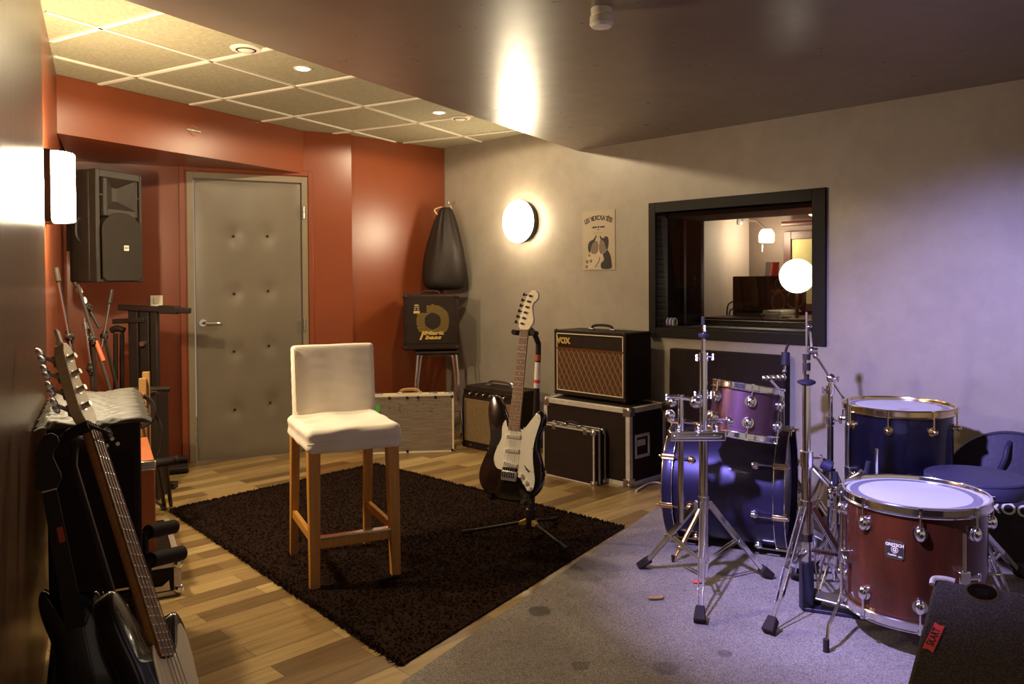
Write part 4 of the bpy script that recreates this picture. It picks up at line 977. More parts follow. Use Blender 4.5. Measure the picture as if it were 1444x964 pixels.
for (x, y) in ((58, -4), (84, -30), (106, -54)):
    b = MB(); b.lathe([(0.0125, 0.002), (0.011, 0.006), (0.009, 0.016), (0.0, 0.017)], 16, T((x / 1000, y / 1000, 0))); b.build('knob', M['white'], t)
b = MB(); b.beam((0.070, 0.042, 0.003), (0.094, 0.016, 0.003), 0.004, 0.002); b.cyl((0.084, 0.028, 0.003), (0.086, 0.028, 0.016), 0.003, n=8); b.build('pickup_switch', M['ink'], t)
b = MB(); b.box((0, -0.012, 0.006), (0.076, 0.044, 0.010)); br_ = b.build('bridge', M['steel'], t, bevel=0.002)
for k in range(6): b = MB(); b.box((-0.0285 + k * 0.0114, -0.006, 0.013), (0.009, 0.024, 0.005)); b.build('saddle', M['chrome'], br_, bevel=0.001)
b = MB(); X_ = T((0.088, -0.090, 0)) @ RZ(-0.75); b.prism([(0.032 * math.cos(a) * (1 + 0.25 * abs(math.cos(a))), 0.0155 * math.sin(a)) for a in [2 * PI * k / 28 for k in range(28)]], 0, 0.003, X_); b.build('jack_plate', M['chrome'], t)
b = MB(); b.cyl(X_ @ Vector((0, 0, 0.003)), X_ @ Vector((0, 0, 0.006)), 0.008, n=12); b.build('jack_socket', M['ink'], t)
def neck(t, L, nutw, endw, y_end, fretn, neck_m, board_m, nstr, zb=0.0, X=None, th=0.021, dots=(3, 5, 7, 9, 12, 15, 17, 19, 21), scr=0.0008, sm='steel', fw=0.0017):
    b = MB(); sec = [(-1, -0.001), (-0.85, -0.5), (-0.45, -0.9), (0, -1), (0.45, -0.9), (0.85, -0.5), (1, -0.001)]
    vs = []; n = len(sec)
    for (y, w) in ((y_end, endw), (L, nutw)):
        vs += [(sx * w / 2, y, zb + 0.002 + sz * th) for sx, sz in sec]
    fs = [(k, k + 1, n + k + 1, n + k) for k in range(n - 1)] + [(n - 1, 0, n, 2 * n - 1), tuple(range(n)), tuple(range(2 * n - 1, n - 1, -1))]
    b._add(vs, fs, None, True); b.build('neck', neck_m, t, angle=40)
    b = MB(); b.prism([(-endw / 2, y_end), (endw / 2, y_end), (nutw / 2, L), (-nutw / 2, L)], zb + 0.002, zb + 0.0075); fb = b.build('fretboard', board_m, t)
    for k in range(1, fretn + 1):
        y = L * 2 ** (-k / 12); w = nutw + (endw - nutw) * (L - y) / (L - y_end)
        b = MB(); b.box((0, y, zb + 0.0080), (w, fw, 0.0014)); b.build('fret', M['steel'], fb)
    for k in dots:
        if k > fretn: continue
        y = L * (2 ** (-k / 12) + 2 ** (-(k - 1) / 12)) / 2
        for x in ((-0.010, 0.010) if k == 12 else (0,)): b = MB(); b.cyl((x, y, zb + 0.0074), (x, y, zb + 0.0080), 0.0034, n=12); b.build('inlay_dot', M['cream'], fb)
    b = MB(); b.box((0, L + 0.002, zb + 0.006), (nutw, 0.005, 0.007)); b.build('nut', M['cream'], t)
    for k in range(nstr):
        f = (k / (nstr - 1) - 0.5); b = MB(); b.tube([(f * endw * 0.95, 0.0, zb + 0.0145), (f * nutw * 0.82, L + 0.002, zb + 0.0105)], scr, 6); b.build('string', M[sm], t)
neck(t, 0.648, 0.043, 0.057, 0.190, 21, M['maple'], M['rosewood'], 6)
hs = [(-22, 650), (-34, 664), (-31, 676), (-38, 682), (-28, 706), (-33, 712), (-22, 734), (-27, 741), (-16, 764), (-20, 770), (-8, 794), (-10, 800), (4, 820), (18, 834), (38, 834), (52, 820), (54, 800), (45, 786), (32, 774), (28, 756), (34, 725), (41, 698), (40, 680), (30, 664), (22, 650)]
b = MB(); b.prism(ccw([(x / 1000, y / 1000) for x, y in hs]), -0.012, 0.003); hd_ = b.build('headstock', M['cream'], t, bevel=0.0015)
for k in range(6):
    x, y = (-20 + k * 5.6 + 5) / 1000, (676 + k * 26) / 1000
    b = MB(); b.cyl((x, y, 0.003), (x, y, 0.013), 0.0055, n=12); b.cyl((x - 0.012, y + 0.003, -0.018), (x - 0.040, y + 0.010, -0.018), 0.004, n=8); b.sphere((x - 0.046, y + 0.011, -0.018), 0.009, 10, sc=(0.7, 1, 0.5)); b.build('tuner', M['blackmetal'], hd_)
b = MB(); b.cyl((-0.127, 0.325, -0.02), (-0.14, 0.338, -0.02), 0.005); b.build('strap_button', M['steel'], t)
# stand
pc = Vector((0.085, 3.93, 0)); topz = at_y(757, 478, 3.92)
t = thing('guitar_stand', 'black tripod guitar stand with taped pole holding the electric guitar', 'guitar stand', (pc.x, pc.y, 0.014))
pb = Vector((pc.x, pc.y, 0.09)); pt = at_y(759, 500, 3.95); yoke = Np + Vector((0.02, 0.05, -0.005))
b = MB(); b.tube(spline([pb, pb.lerp(pt, 0.5), pt, at_y(757.5, 480, 3.94), at_y(750, 466, 3.90), yoke], 6), 0.0135, 12); b.build('pole', M['blackmetal'], t, world=True)
b = MB(); b.cyl(pb.lerp(pt, -0.02), pb.lerp(pt, 0.5), 0.017, n=14); b.build('pole_sleeve', M['blackmetal'], t, world=True)
for (f0, f1, mt) in ((0.965, 1.0, 'tape_o'), (0.80, 0.955, 'white'), (0.83, 0.85, 'tape_r')):
    b = MB(); b.cyl(pb.lerp(pt, f0), pb.lerp(pt, f1), 0.0148 if mt != 'tape_r' else 0.0155, n=14); b.build('tape_band', M[mt], t, world=True)
hubz = pb + Vector((0, 0, 0.0)); b = MB(); b.cyl(hubz - Vector((0, 0, 0.035)), hubz + Vector((0, 0, 0.06)), 0.024, n=16); b.build('hub', M['blackmetal'], t, world=True)
for q in (Vector((-0.246, 3.965, 0.026)), Vector((0.242, 3.717, 0.026)), Vector((0.22, 4.17, 0.026))):
    s0 = hubz + (q - hubz).normalized() * 0.02
    b = MB(); b.tube([s0, q], 0.0085, 10); lg = b.build('leg', M['blackmetal'], t, world=True)
    b = MB(); b.cyl(q + (s0 - q).normalized() * 0.05, q - (s0 - q).normalized() * 0.012, 0.012, n=12); b.build('rubber_tip', M['rubber'], lg, world=True)
    b = MB(); b.beam(s0, s0 + (q - s0) * 0.12, 0.022, 0.03, h2=0.012); b.build('leg_joint', M['gold'], lg, world=True)
# cradle: U fork at the neck, two arms under the body
X4 = G4
b = MB(); 
for sg in (-1, 1):
    pts = [X4 @ Vector(p) for p in ((0, 0.640, -0.045), (sg * 0.035, 0.640, -0.043), (sg * 0.05, 0.636, -0.015), (sg * 0.048, 0.634, 0.016))]
    b.tube(spline(pts, 5), [0.013] * 16, 10)
b.build('neck_cradle', M['rubber'], t, world=True)
b = MB(); mid = pb.lerp(pt, 0.22)
for sg in (-1, 1):
    pts = [mid, X4 @ Vector((sg * 0.07, -0.105, -0.075)), X4 @ Vector((sg * 0.085, -0.118, -0.02)), X4 @ Vector((sg * 0.085, -0.112, 0.018))]
    b.tube(spline(pts, 5), 0.011, 10)
b.build('body_cradle', M['rubber'], t, world=True)
# ================================================================ DRUM KIT
def drum(t, R, depth, shell_m, hoop_m, nl, head_m, hoop_h=0.030, hoop_t=0.006, top_head=True, bottom=True, lug='round', lug_off=0.0, both=True, lugdist=None, hoop_r=0.012):
    """local: axis along z, bottom at 0, top at depth"""
    b = MB(); b.lathe([(R - 0.006, 0.0), (R, 0.004), (R, depth - 0.004), (R - 0.006, depth)], 64); b.build('shell', shell_m, t)
    for top in ((True, False) if bottom else (True,)):
        z = depth if top else 0.0; s = 1 if top else -1
        prof = [(R + 0.002, z - s * hoop_h * 0.55), (R + hoop_r, z - s * hoop_h * 0.55), (R + hoop_r + 0.002, z - s * hoop_h * 0.45), (R + hoop_r - 0.003, z - s * hoop_h * 0.3), (R + hoop_r - 0.003, z + s * hoop_h * 0.30), (R + hoop_r + 0.002, z + s * hoop_h * 0.42), (R + hoop_r, z + s * hoop_h * 0.5), (R + 0.004, z + s * hoop_h * 0.5), (R + 0.002, z + s * hoop_h * 0.4)]
        b = MB(); b.ring(prof, 72); b.build('hoop', hoop_m, t)
        if top and not top_head: continue
        b = MB(); zz = z + s * 0.004
        b.cur = 0; b.lathe([(0.0, zz + s * 0.0012), (R * 0.80, zz + s * 0.0008)], 64); b.cur = 1; b.lathe([(R * 0.80, zz + s * 0.0008), (R * 0.93, zz)], 64); b.cur = 2; b.lathe([(R * 0.93, zz), (R + 0.001, zz - s * 0.002), (R + 0.002, zz - s * 0.012)], 64)
        b.build('drumhead', [head_m, M['headring'] if head_m is M['head'] else head_m, M['head'] if head_m is M['head'] else head_m], t)
    for k in range(nl):
        a = 2 * PI * (k + lug_off) / nl; X = RZ(a)
        for top in ((True, False) if both else (True,)):
            z = depth if top else 0.0; s = 1 if top else -1; zl = z - s * (lugdist or 0.062)
            b = MB()
            if lug == 'round':
                b.sphere((R + 0.013, 0, zl), 0.020, 14, X, (0.8, 0.85, 1.25)); b.cyl((R - 0.002, 0, zl), (R + 0.006, 0, zl), 0.024, n=18, X=X)
            else:
                b.cyl((R - 0.002, 0, zl), (R + 0.022, 0, zl), 0.010, n=14, X=X); b.sphere((R + 0.022, 0, zl), 0.013, 10, X); b.lathe([(0.020, 0.0), (0.020, 0.003)], 16, X @ T((R, 0, zl)) @ RY(PI / 2))
            lg = b.build('lug', hoop_m, t)
            b = MB(); b.cyl((R + 0.014, 0, zl), (R + 0.014, 0, z + s * hoop_h * 0.3), 0.0035, n=8, X=X); b.box((R + 0.014, 0, z + s * hoop_h * 0.36), (0.014, 0.012, 0.010), X); b.build('tension_rod', hoop_m, lg)
def tripod(t, pole, zc, feet, rmain=0.015, zb=0.10, double=True, m='chrome', foot_big=True):
    """braced tripod in world coordinates; pole = (x, y)"""
    px, py = pole; top = Vector((px, py, zc)); low = Vector((px, py, zb))
    b = MB(); b.cyl(top + Vector((0, 0, -0.025)), top + Vector((0, 0, 0.025)), 0.024, n=16); b.build('leg_collar', M[m], t, world=True)
    b = MB(); b.cyl(low + Vector((0, 0, -0.02)), low + Vector((0, 0, 0.012)), 0.020, n=16); b.build('brace_collar', M[m], t, world=True)
    for q in feet:
        q = Vector((q[0], q[1], 0.0)); hd = Vector((q.x - px, q.y - py, 0)).normalized(); sd = Vector((-hd.y, hd.x, 0))
        s0 = top + hd * 0.022; e0 = q - hd * 0.03 + Vector((0, 0, 0.045)); mid = s0.lerp(e0, 0.55)
        b = MB()
        for sg in ((-1, 1) if double else (0,)):
            o = sd * 0.011 * sg
            b.beam(s0 + o, mid + o, 0.005 if double else 0.016, 0.020); b.beam(mid + o * 1.2, e0 + o * 0.6, 0.005 if double else 0.014, 0.018)
        lg = b.build('leg', M[m], t, world=True, bevel=0.001)
        b = MB()
        for sg in ((-1, 1) if double else (0,)): b.beam(low + hd * 0.015 + sd * 0.010 * sg, mid + sd * 0.010 * sg, 0.004 if double else 0.01, 0.011)
        for pp in (mid, low + hd * 0.016): b.cyl(pp - sd * 0.016, pp + sd * 0.016, 0.005, n=8)
        b.build('brace', M[m], lg, world=True)
        b = MB(); L = 0.062 if foot_big else 0.035
        b.beam(e0 + hd * -0.004 + Vector((0, 0, 0.006)), q + hd * 0.012 + Vector((0, 0, 0.014)), 0.034, 0.036, w2=0.048, h2=0.030); b.build('rubber_foot', M['rubber'] if not foot_big else M['rubber'], lg, world=True, bevel=0.005)
def wing(b, p, d, L=0.02):
    p = Vector(p); d = Vector(d).normalized(); b.cyl(p, p + d * L, 0.005, n=8); w = d.cross(Vector((0, 0, 1))); w = w.normalized() if w.length > 0.01 else Vector((1, 0, 0))
    e = p + d * L; u = Vector((0, 0, 1)); b.sphere(e + u * 0.009, 0.007, 8); b.sphere(e - u * 0.009, 0.007, 8); b.sphere(e, 0.006, 8)
# ---- bass drum
La, Ra = Vector((0.815, 3.965, 0.297)), Vector((1.310, 3.730, 0.297)); axv = (Ra - La).normalized(); BL = (Ra - La).length
BX = axis_frame(La, axv)
t = thing('bass_drum', 'large violet-blue bass drum with brass claws lying on the grey carpet', 'bass drum', M4=BX)
R = 0.272; hpw = 0.048
b = MB(); b.lathe([(R - 0.006, 0.03), (R, 0.034), (R, BL - 0.034), (R - 0.006, BL - 0.03)], 72); b.build('shell', M['bluebass'], t)
for z0 in (0.0, BL - hpw):
    b = MB(); b.ring([(R + 0.004, z0), (R + 0.016, z0), (R + 0.018, z0 + 0.004), (R + 0.018, z0 + hpw - 0.004), (R + 0.016, z0 + hpw), (R + 0.004, z0 + hpw)], 80); hp_ = b.build('hoop', M['bluebass'], t)
    for ze in (z0 + 0.0005, z0 + hpw - 0.0005):
        b = MB(); b.ring([(R + 0.0185 + 0.0012 * math.cos(k * PI / 3), ze + 0.002 * math.sin(k * PI / 3)) for k in range(6)], 80); b.build('hoop_edge', M['goldmetal'] if ze in (z0 + 0.0005,) and z0 == 0 else M['chrome'], hp_)
b = MB(); b.lathe([(0.0, BL - 0.026), (R - 0.03, BL - 0.026), (R + 0.003, BL - 0.03)], 64); b.build('batter_head', M['chrome'] if False else M['headring'], t)
b = MB(); b.lathe([(0.0, 0.026), (R + 0.003, 0.03)], 64); b.build('front_head', M['cloth'], t)
for end in (0, 1):
    for k in range(8):
        a = 2 * PI * (k + 0.30) / 8; X = RZ(a); z0 = 0.0 if end == 0 else BL; s = 1 if end == 0 else -1
        b = MB(); b.box((R + 0.020, 0, z0 + s * 0.022), (0.005, 0.028, 0.060), X); b.box((R + 0.008, 0, z0 - s * 0.004), (0.026, 0.026, 0.006), X); c_ = b.build('claw_hook', M['brass'], t, bevel=0.002)
        b = MB(); b.cyl((R + 0.022, 0, z0 - s * 0.012), (R + 0.022, 0, z0 + s * 0.125), 0.0042, n=8, X=X); b.sphere((R + 0.022, 0, z0 - s * 0.014), 0.008, 8, X); b.build('tension_rod', M['brass'] if end == 0 else M['chrome'], c_)
        b = MB(); b.sphere((R + 0.014, 0, z0 + s * 0.130), 0.015, 12, X, (0.9, 1, 1.3)); b.cyl((R - 0.003, 0, z0 + s * 0.130), (R + 0.006, 0, z0 + s * 0.130), 0.017, n=14, X=X); b.build('lug', M['brass'] if end == 0 else M['chrome'], t)
for sg, q0, q1 in ((1, at_y(985, 722, 3.66), Vector((0.722, 3.585, 0.004))), (2, Vector((1.15, 4.08, 0.22)), Vector((1.02, 4.22, 0.004)))):
    b = MB(); mid = q0.lerp(q1, 0.72); b.cyl(q0, mid, 0.0115, n=12); b.cyl(q0 + (q0 - q1).normalized() * 0.03, q0 + (q1 - q0).normalized() * 0.02, 0.017, n=12); b.cyl(mid, q1, 0.006, n=10); b.sphere(mid, 0.016, 10); sp_ = b.build('spur', M['brass'], t, world=True)
    b = MB(); b.cyl(q1 + Vector((0, 0, 0.03)), q1, 0.009, 0.006, n=10); b.build('spur_tip', M['rubber'], sp_, world=True)
b = MB(); pp = La.lerp(Ra, 0.62) + Vector((0, 0, R)); b.cyl(pp, pp + Vector((0, 0, 0.03)), 0.014, n=12); b.box((pp.x, pp.y, pp.z + 0.004), (0.06, 0.045, 0.010)); b.build('mount_bracket', M['brass'], t, world=True)
# ---- double tom stand
px, py = 0.790, 3.29
t = thing('tom_stand', 'chrome tripod stand carrying the small violet tom in front of the bass drum', 'drum stand', (px, py, 0))
tripod(t, (px, py), 0.357, [(0.571, 3.509), (0.691, 2.938), (1.087, 3.382)], zb=0.11)
def zpy(v, u=992, Y=py): return at_y(u, v, Y).z
b = MB(); b.cyl((px, py, 0.05), (px, py, zpy(610)), 0.0185, n=18); b.build('lower_tube', M['chrome'], t, world=True)
b = MB(); b.cyl((px, py, zpy(612)), (px, py, zpy(505)), 0.0160, n=18); b.build('middle_tube', M['chrome'], t, world=True)
b = MB(); b.cyl((px, py, zpy(508)), (px, py, zpy(478)), 0.0095, n=14); b.cyl((px, py, zpy(480)), (px, py, zpy(447)), 0.0035, n=8); b.build('upper_rod', M['chrome'], t, world=True)
b = MB(); b.lathe([(0.0, 0.0), (0.018, 0.0), (0.021, 0.006), (0.021, 0.014), (0.016, 0.018), (0.0, 0.018)], 18, T((px, py, zpy(476)))); b.build('felt_washer', M['blue_plastic'], t, world=True)
b = MB(); b.cyl((px, py, zpy(458)), (px, py, zpy(446)), 0.008, n=10); b.build('cymbal_sleeve', M['rubber'], t, world=True)
b = MB(); wing(b, (px, py, zpy(463)), (0.3, -1, 0), 0.012); b.build('wing_nut', M['chrome'], t, world=True)
for (v, dx) in ((503, 1), (556, -1)):
    b = MB(); zc_ = zpy(v); b.cyl((px, py, zc_ - 0.018), (px, py, zc_ + 0.018), 0.020, n=16); wing(b, (px + dx * 0.018, py - 0.006, zc_), (dx, -0.3, 0)); wing(b, (px - dx * 0.018, py - 0.006, zc_ - 0.004), (-dx, -0.3, 0), 0.012); b.build('tube_clamp', M['chrome'], t, world=True)
b = MB(); b.cyl((px, py, zpy(577)), (px, py, zpy(566)), 0.0142, n=16); b.build('paper_sticker', M['white'], t, world=True)
ap = at_y(961, 615, 3.27); zpl = ap.z
b = MB(); b.box2((-0.145, -0.028, -0.020), (0.088, 0.032, 0.022), T((px, py, zpl))); b.box2((-0.13, -0.032, -0.008), (0.07, -0.02, 0.008), T((px, py, zpl))); b.build('clamp_plate', M['chrome'], t, world=True, bevel=0.006, segs=3)
for (x, L) in ((-0.11, 0.03), (-0.03, 0.025), (0.045, 0.03)):
    b = MB(); b.cyl((px + x, py - 0.012, zpl), (px + x, py - 0.012, zpl + L + 0.02), 0.009, n=10); wing(b, (px + x, py - 0.012, zpl + L), (0.2, -1, 0), 0.018); b.build('clamp_bolt', M['chrome'], t, world=True)
ax_ = Vector((ap.x, 3.285, 0)); b = MB(); b.cyl((ax_.x, ax_.y, at_y(961, 736, 3.285).z), (ax_.x, ax_.y, at_y(961, 556, 3.285).z), 0.0125, n=16); b.build('accessory_post', M['chrome'], t, world=True)
zz = at_y(961, 560, 3.285).z
b = MB(); b.sphere((ax_.x - 0.035, ax_.y, zz - 0.02), 0.020, 14); b.sphere((ax_.x - 0.045, ax_.y - 0.005, zz - 0.075), 0.024, 12, sc=(1, 0.8, 1.1)); b.cyl((ax_.x - 0.05, ax_.y, zz), (ax_.x + 0.015, ax_.y, zz), 0.012, n=12); b.tube(spline([(ax_.x - 0.02, ax_.y, zz + 0.002), (ax_.x + 0.03, ax_.y - 0.01, zz - 0.004), (ax_.x + 0.07, ax_.y, zz - 0.01)], 5), 0.009, 10); b.sphere((ax_.x + 0.06, ax_.y - 0.012, zz - 0.018), 0.026, 16); wing(b, (ax_.x - 0.045, ax_.y, zz), (-1, -0.3, 0), 0.014); b.build('ball_joint', M['chrome'], t, world=True)
# ---- rack tom
tc_ = at_y(1050, 579, 3.47); tax = Vector((0.16, 0.10, 0.98)).normalized(); TD = 0.205
tb = tc_ - tax * TD / 2; TX = axis_frame(tb, tax)
tm = thing('rack_tom', 'small violet tom drum tilted on the chrome stand above the bass drum', 'drum', M4=TX)
drum(tm, 0.143, TD, M['purple'], M['chrome'], 6, M['head'], lug='round', lug_off=0.85, lugdist=0.058)
b = MB(); s0 = tc_ + (Vector((px + 0.06, py, zpl + 0.02)) - tc_).normalized() * 0.140; b.tube(spline([Vector((px + 0.02, py, zpl + 0.055)), Vector((px + 0.07, py + 0.03, zpl + 0.055)), s0], 6), 0.0095, 12); b.sphere(s0, 0.026, 14); b.build('mount_arm', M['chrome'], t, world=True)
# ---- cymbal stand behind the tom, with short arm
cs = at_y(1079, 535, 3.98); t = thing('cymbal_stand', 'chrome stand with short arm and rubber felt behind the violet tom', 'cymbal stand', (cs.x + 0.16, 4.20, 0))
cx, cy_ = cs.x + 0.16, 4.20
tripod(t, (cx, cy_), 0.30, [(cx + 0.22, cy_ + 0.06), (cx - 0.10, cy_ + 0.2), (cx + 0.05, cy_ - 0.24)], zb=0.10)
zt = cs.z
b = MB(); b.cyl((cx, cy_, 0.05), (cx, cy_, zt - 0.10), 0.011, n=14); b.build('pole', M['chrome'], t, world=True)
a1 = at_y(1105, 532, 3.98); a0 = at_y(1078, 533, 3.98)
b = MB(); b.cyl((cx, cy_, zt - 0.10), (a0.x + 0.02, a0.y, a0.z), 0.008, n=10); b.cyl(a0, a1, 0.010, n=12); 
for f in (0.0, 0.25, 0.5, 0.75, 1.0): b.sphere(a0.lerp(a1, f), 0.015, 10)
b.build('short_arm', M['chrome'], t, world=True)
a2 = at_y(1107, 515, 3.98); b = MB(); b.cyl(a1, a2, 0.006, n=10); b.sphere(a1.lerp(a2, 0.5), 0.012, 8); b.build('tilter', M['chrome'], t, world=True)
a3 = at_y(1108, 496, 3.98); b = MB(); b.cyl(a2, a3, 0.021, n=16); b.build('felt_block', M['blue_plastic'], t, world=True, bevel=0.004)
a4 = at_y(1112, 485, 3.98); b = MB(); b.tube(spline([a3, a3.lerp(a4, 0.5) + Vector((-0.003, 0, 0)), a4], 4), 0.007, 8); b.build('rod_tip', M['rubber'], t, world=True)
# ---- hi-hat stand
hx, hy = 1.132, 3.06
t = thing('hihat_stand', 'chrome hi-hat stand with dark blue seat and long pedal beside the red floor tom', 'hi-hat stand', (hx, hy, 0))
def zh(v): return at_y(1137, v, hy).z
tripod(t, (hx, hy), zh(714), [(0.919, 2.845), (1.20, 3.36), (1.40, 3.10)], zb=zh(775))
b = MB(); b.cyl((hx, hy, zh(790)), (hx, hy, zh(652)), 0.0185, n=18); b.build('lower_tube', M['chrome'], t, world=True)
b = MB(); b.cyl((hx, hy, zh(652)), (hx, hy, zh(543)), 0.0155, n=18); b.build('upper_tube', M['chrome'], t, world=True)
b = MB(); b.cyl((hx, hy, zh(657)), (hx, hy, zh(636)), 0.024, n=16); wing(b, (hx + 0.022, hy - 0.01, zh(645)), (1, -0.2, 0), 0.03); b.build('tube_clamp', M['chrome'], t, world=True)
b = MB(); b.cyl((hx, hy, zh(762)), (hx, hy, zh(752)), 0.022, n=14); b.build('rubber_ring', M['rubber'], t, world=True)
b = MB(); b.lathe([(0.012, -0.012), (0.020, -0.010), (0.034, -0.002), (0.034, 0.006), (0.02, 0.012), (0.0, 0.012)], 24, T((hx, hy, zh(539)))); b.build('seat_cup', M['blue_plastic'], t, world=True)
b = MB(); b.cyl((hx, hy, zh(545)), (hx, hy, zh(440)), 0.004, n=8); b.build('pull_rod', M['steel'], t, world=True)
for (v0, v1, r, mt) in ((536, 527, 0.010, 'rubber'), (527, 522, 0.014, 'chrome'), (522, 511, 0.0145, 'rubber'), (511, 507, 0.013, 'chrome'), (507, 499, 0.0145, 'rubber')):
    b = MB(); b.cyl((hx, hy, zh(v0)), (hx, hy, zh(v1)), r, n=16); b.build('clutch_washer', M[mt], t, world=True)
b = MB(); b.box2((hx - 0.024, hy - 0.02, 0.004), (hx + 0.024, hy + 0.02, zh(790))); b.build('pedal_housing', M['blue_plastic'], t, world=True, bevel=0.006)
he = Vector((1.44, 2.93, 0.012)); b = MB(); b.beam((hx - 0.01, hy, 0.012), he, 0.05, 0.014); b.build('pedal_frame', M['blue_plastic'], t, world=True, bevel=0.003)
fp0 = at_y(1147, 838, 3.04); b = MB(); b.beam((fp0.x + 0.01, fp0.y, fp0.z), (1.455, 2.90, 0.036), 0.088, 0.008, up=(0, 0, 1)); b.box((1.455, 2.90, 0.022), (0.07, 0.09, 0.03)); b.build('footboard', M['steel'], t, world=True, bevel=0.003)
b = MB(); b.tube([(fp0.x + 0.02, fp0.y, fp0.z + 0.004), (hx + 0.035, hy, zh(800)), (hx + 0.03, hy, zh(770))], 0.004, 8); b.build('pull_chain', M['chrome'], t, world=True)
# ---- boom cymbal stand
bx, by = 1.540, 3.85
t = thing('boom_stand', 'chrome boom cymbal stand behind the hi-hat stand with its arm angled to the left', 'cymbal stand', (bx, by, 0))
def zb_(v): return at_y(1172, v, by).z
tripod(t, (bx, by), 0.34, [(bx + 0.19, by + 0.07), (bx - 0.04, by + 0.21), (bx + 0.10, by - 0.15)], zb=0.12)
b = MB(); b.cyl((bx, by, 0.06), (bx, by, zb_(600)), 0.0150, n=16); b.build('lower_tube', M['chrome'], t, world=True)
b = MB(); b.cyl((bx, by, zb_(600)), (bx, by, zb_(545)), 0.0115, n=16); b.build('upper_tube', M['chrome'], t, world=True)
for v in (592, 549): b = MB(); b.cyl((bx, by, zb_(v) - 0.02), (bx, by, zb_(v) + 0.02), 0.019, n=14); wing(b, (bx - 0.018 if v < 570 else bx + 0.018, by - 0.01, zb_(v)), (-1 if v < 570 else 1, -0.3, 0), 0.025); b.build('tube_clamp', M['chrome'], t, world=True)
b0, b1, b2 = at_y(1194, 567, 3.87), at_y(1172.5, 533, 3.85), at_y(1152, 503, 3.83)
b = MB(); b.cyl(b0, b2, 0.0075, n=12); b.build('boom_arm', M['chrome'], t, world=True)
b = MB(); b.sphere(b1, 0.024, 14); b.cyl(b1, (bx, by, zb_(548)), 0.013, n=12); wing(b, b1 + Vector((0.01, -0.02, 0)), (0.4, -1, 0)); b.build('boom_clamp', M['chrome'], t, world=True)
b3 = at_y(1145, 494, 3.82); b = MB(); b.sphere(b3, 0.021, 12); b.sphere(b3.lerp(b2, 0.8), 0.016, 12); b.cyl(b3 + Vector((-0.018, 0, 0)), b3 + Vector((0.022, -0.015, 0)), 0.014, n=14); b.build('tilter', M['chrome'], t, world=True)
b4 = at_y(1141, 461, 3.82); b = MB(); b.cyl(b3, b4, 0.0065, n=10); b.sphere(b4, 0.014, 10); b.build('tilter_rod', M['chrome'], t, world=True)
b = MB(); b.cyl(b4, b4 + Vector((-0.002, 0, -0.02)), 0.016, n=12); b.build('felt_washer', M['rubber'], t, world=True)
# ---- snare stand
sx_, sy_ = 1.318, 3.235
t = thing('snare_stand', 'chrome snare drum stand with open basket arms beside the red floor tom', 'drum stand', (sx_, sy_, 0))
def zs_(v): return at_y(1180, v, sy_).z
tripod(t, (sx_, sy_), zs_(745), [(sx_ - 0.14, sy_ - 0.14), (sx_ + 0.21, sy_ - 0.04), (sx_ - 0.02, sy_ + 0.21)], zb=0.10, foot_big=False)
zbk = zs_(690)
b = MB(); b.cyl((sx_, sy_, 0.05), (sx_, sy_, zbk), 0.013, n=14); b.build('pole', M['chrome'], t, world=True)
b = MB(); b.cyl((sx_, sy_, zbk - 0.06), (sx_, sy_, zbk - 0.02), 0.021, n=14); b.sphere((sx_ - 0.02, sy_ - 0.015, zbk - 0.01), 0.022, 12); wing(b, (sx_ - 0.02, sy_ - 0.02, zbk - 0.045), (-1, -0.6, 0), 0.03); wing(b, (sx_ + 0.02, sy_ - 0.02, zbk - 0.10), (1, -0.6, 0), 0.02); b.cyl((sx_, sy_, zbk - 0.13), (sx_, sy_, zbk - 0.08), 0.019, n=12); b.build('tilt_joint', M['chrome'], t, world=True)
for e in (at_y(1222, 644, 3.14), at_y(1141, 640, 3.30), at_y(1178, 665, 3.02)):
    c_ = Vector((sx_ - 0.01, sy_ - 0.01, zbk + 0.005)); inn = c_.lerp(e, 0.80); inn.z = c_.z + (e.z - c_.z) * 0.55
    b = MB(); sd = (e - c_).cross(Vector((0, 0, 1))).normalized() * 0.014
    b.tube(spline([c_ + sd, c_.lerp(inn, 0.5) + sd, inn + sd * 0.6], 5), 0.0075, 8); b.tube(spline([c_ - sd, c_.lerp(inn, 0.5) - sd, inn - sd * 0.6], 5), 0.0075, 8); b.cyl(inn - (e - c_).normalized() * 0.02, inn + (e - c_).normalized() * 0.012, 0.010, n=10); ar = b.build('basket_arm', M['chrome'], t, world=True)
    b = MB(); hd = Vector((e.x - c_.x, e.y - c_.y, 0)).normalized(); tp = inn + hd * 0.014
    b.tube([tp, tp + hd * 0.012 + Vector((0, 0, 0.005)), tp + hd * 0.018 + Vector((0, 0, 0.05))], [0.010, 0.012, 0.010], 10); b.build('rubber_grip', M['blue_plastic'], ar, world=True)
# ---- red floor tom
RT = Vector((1.432, 2.83, 0)); R2 = 0.2285
TZ0, TZ1 = 0.122, 0.508
ft = thing('floor_tom', 'red-brown lacquered floor tom with chrome hoops and maker badge beside the floor wedge', 'drum', RT)
ft.matrix_basis = T(RT + Vector((0, 0, TZ0))) @ RX(0.0)
drum(ft, R2, TZ1 - TZ0, M['mahog'], M['chrome'], 8, M['head'], lug='round', lug_off=0.5, lugdist=0.072, hoop_h=0.034)
cam_a = math.atan2(-RT.y, -RT.x)
bdir = at_y(1261.5, 774, RT.y - R2); a_b = None
best = None
for k in range(720):
    a = -PI + 2 * PI * k / 720; p = RT + Vector((R2 * math.cos(a), R2 * math.sin(a), 0.33)); 
    if (EYE - p).dot(Vector((math.cos(a), math.sin(a), 0))) < 0: continue
    q = p - EYE; u = 722 + F_PX * q.dot(_R) / q.dot(_F); e_ = abs(u - 1261.5)
    if best is None or e_ < best[0]: best = (e_, a)
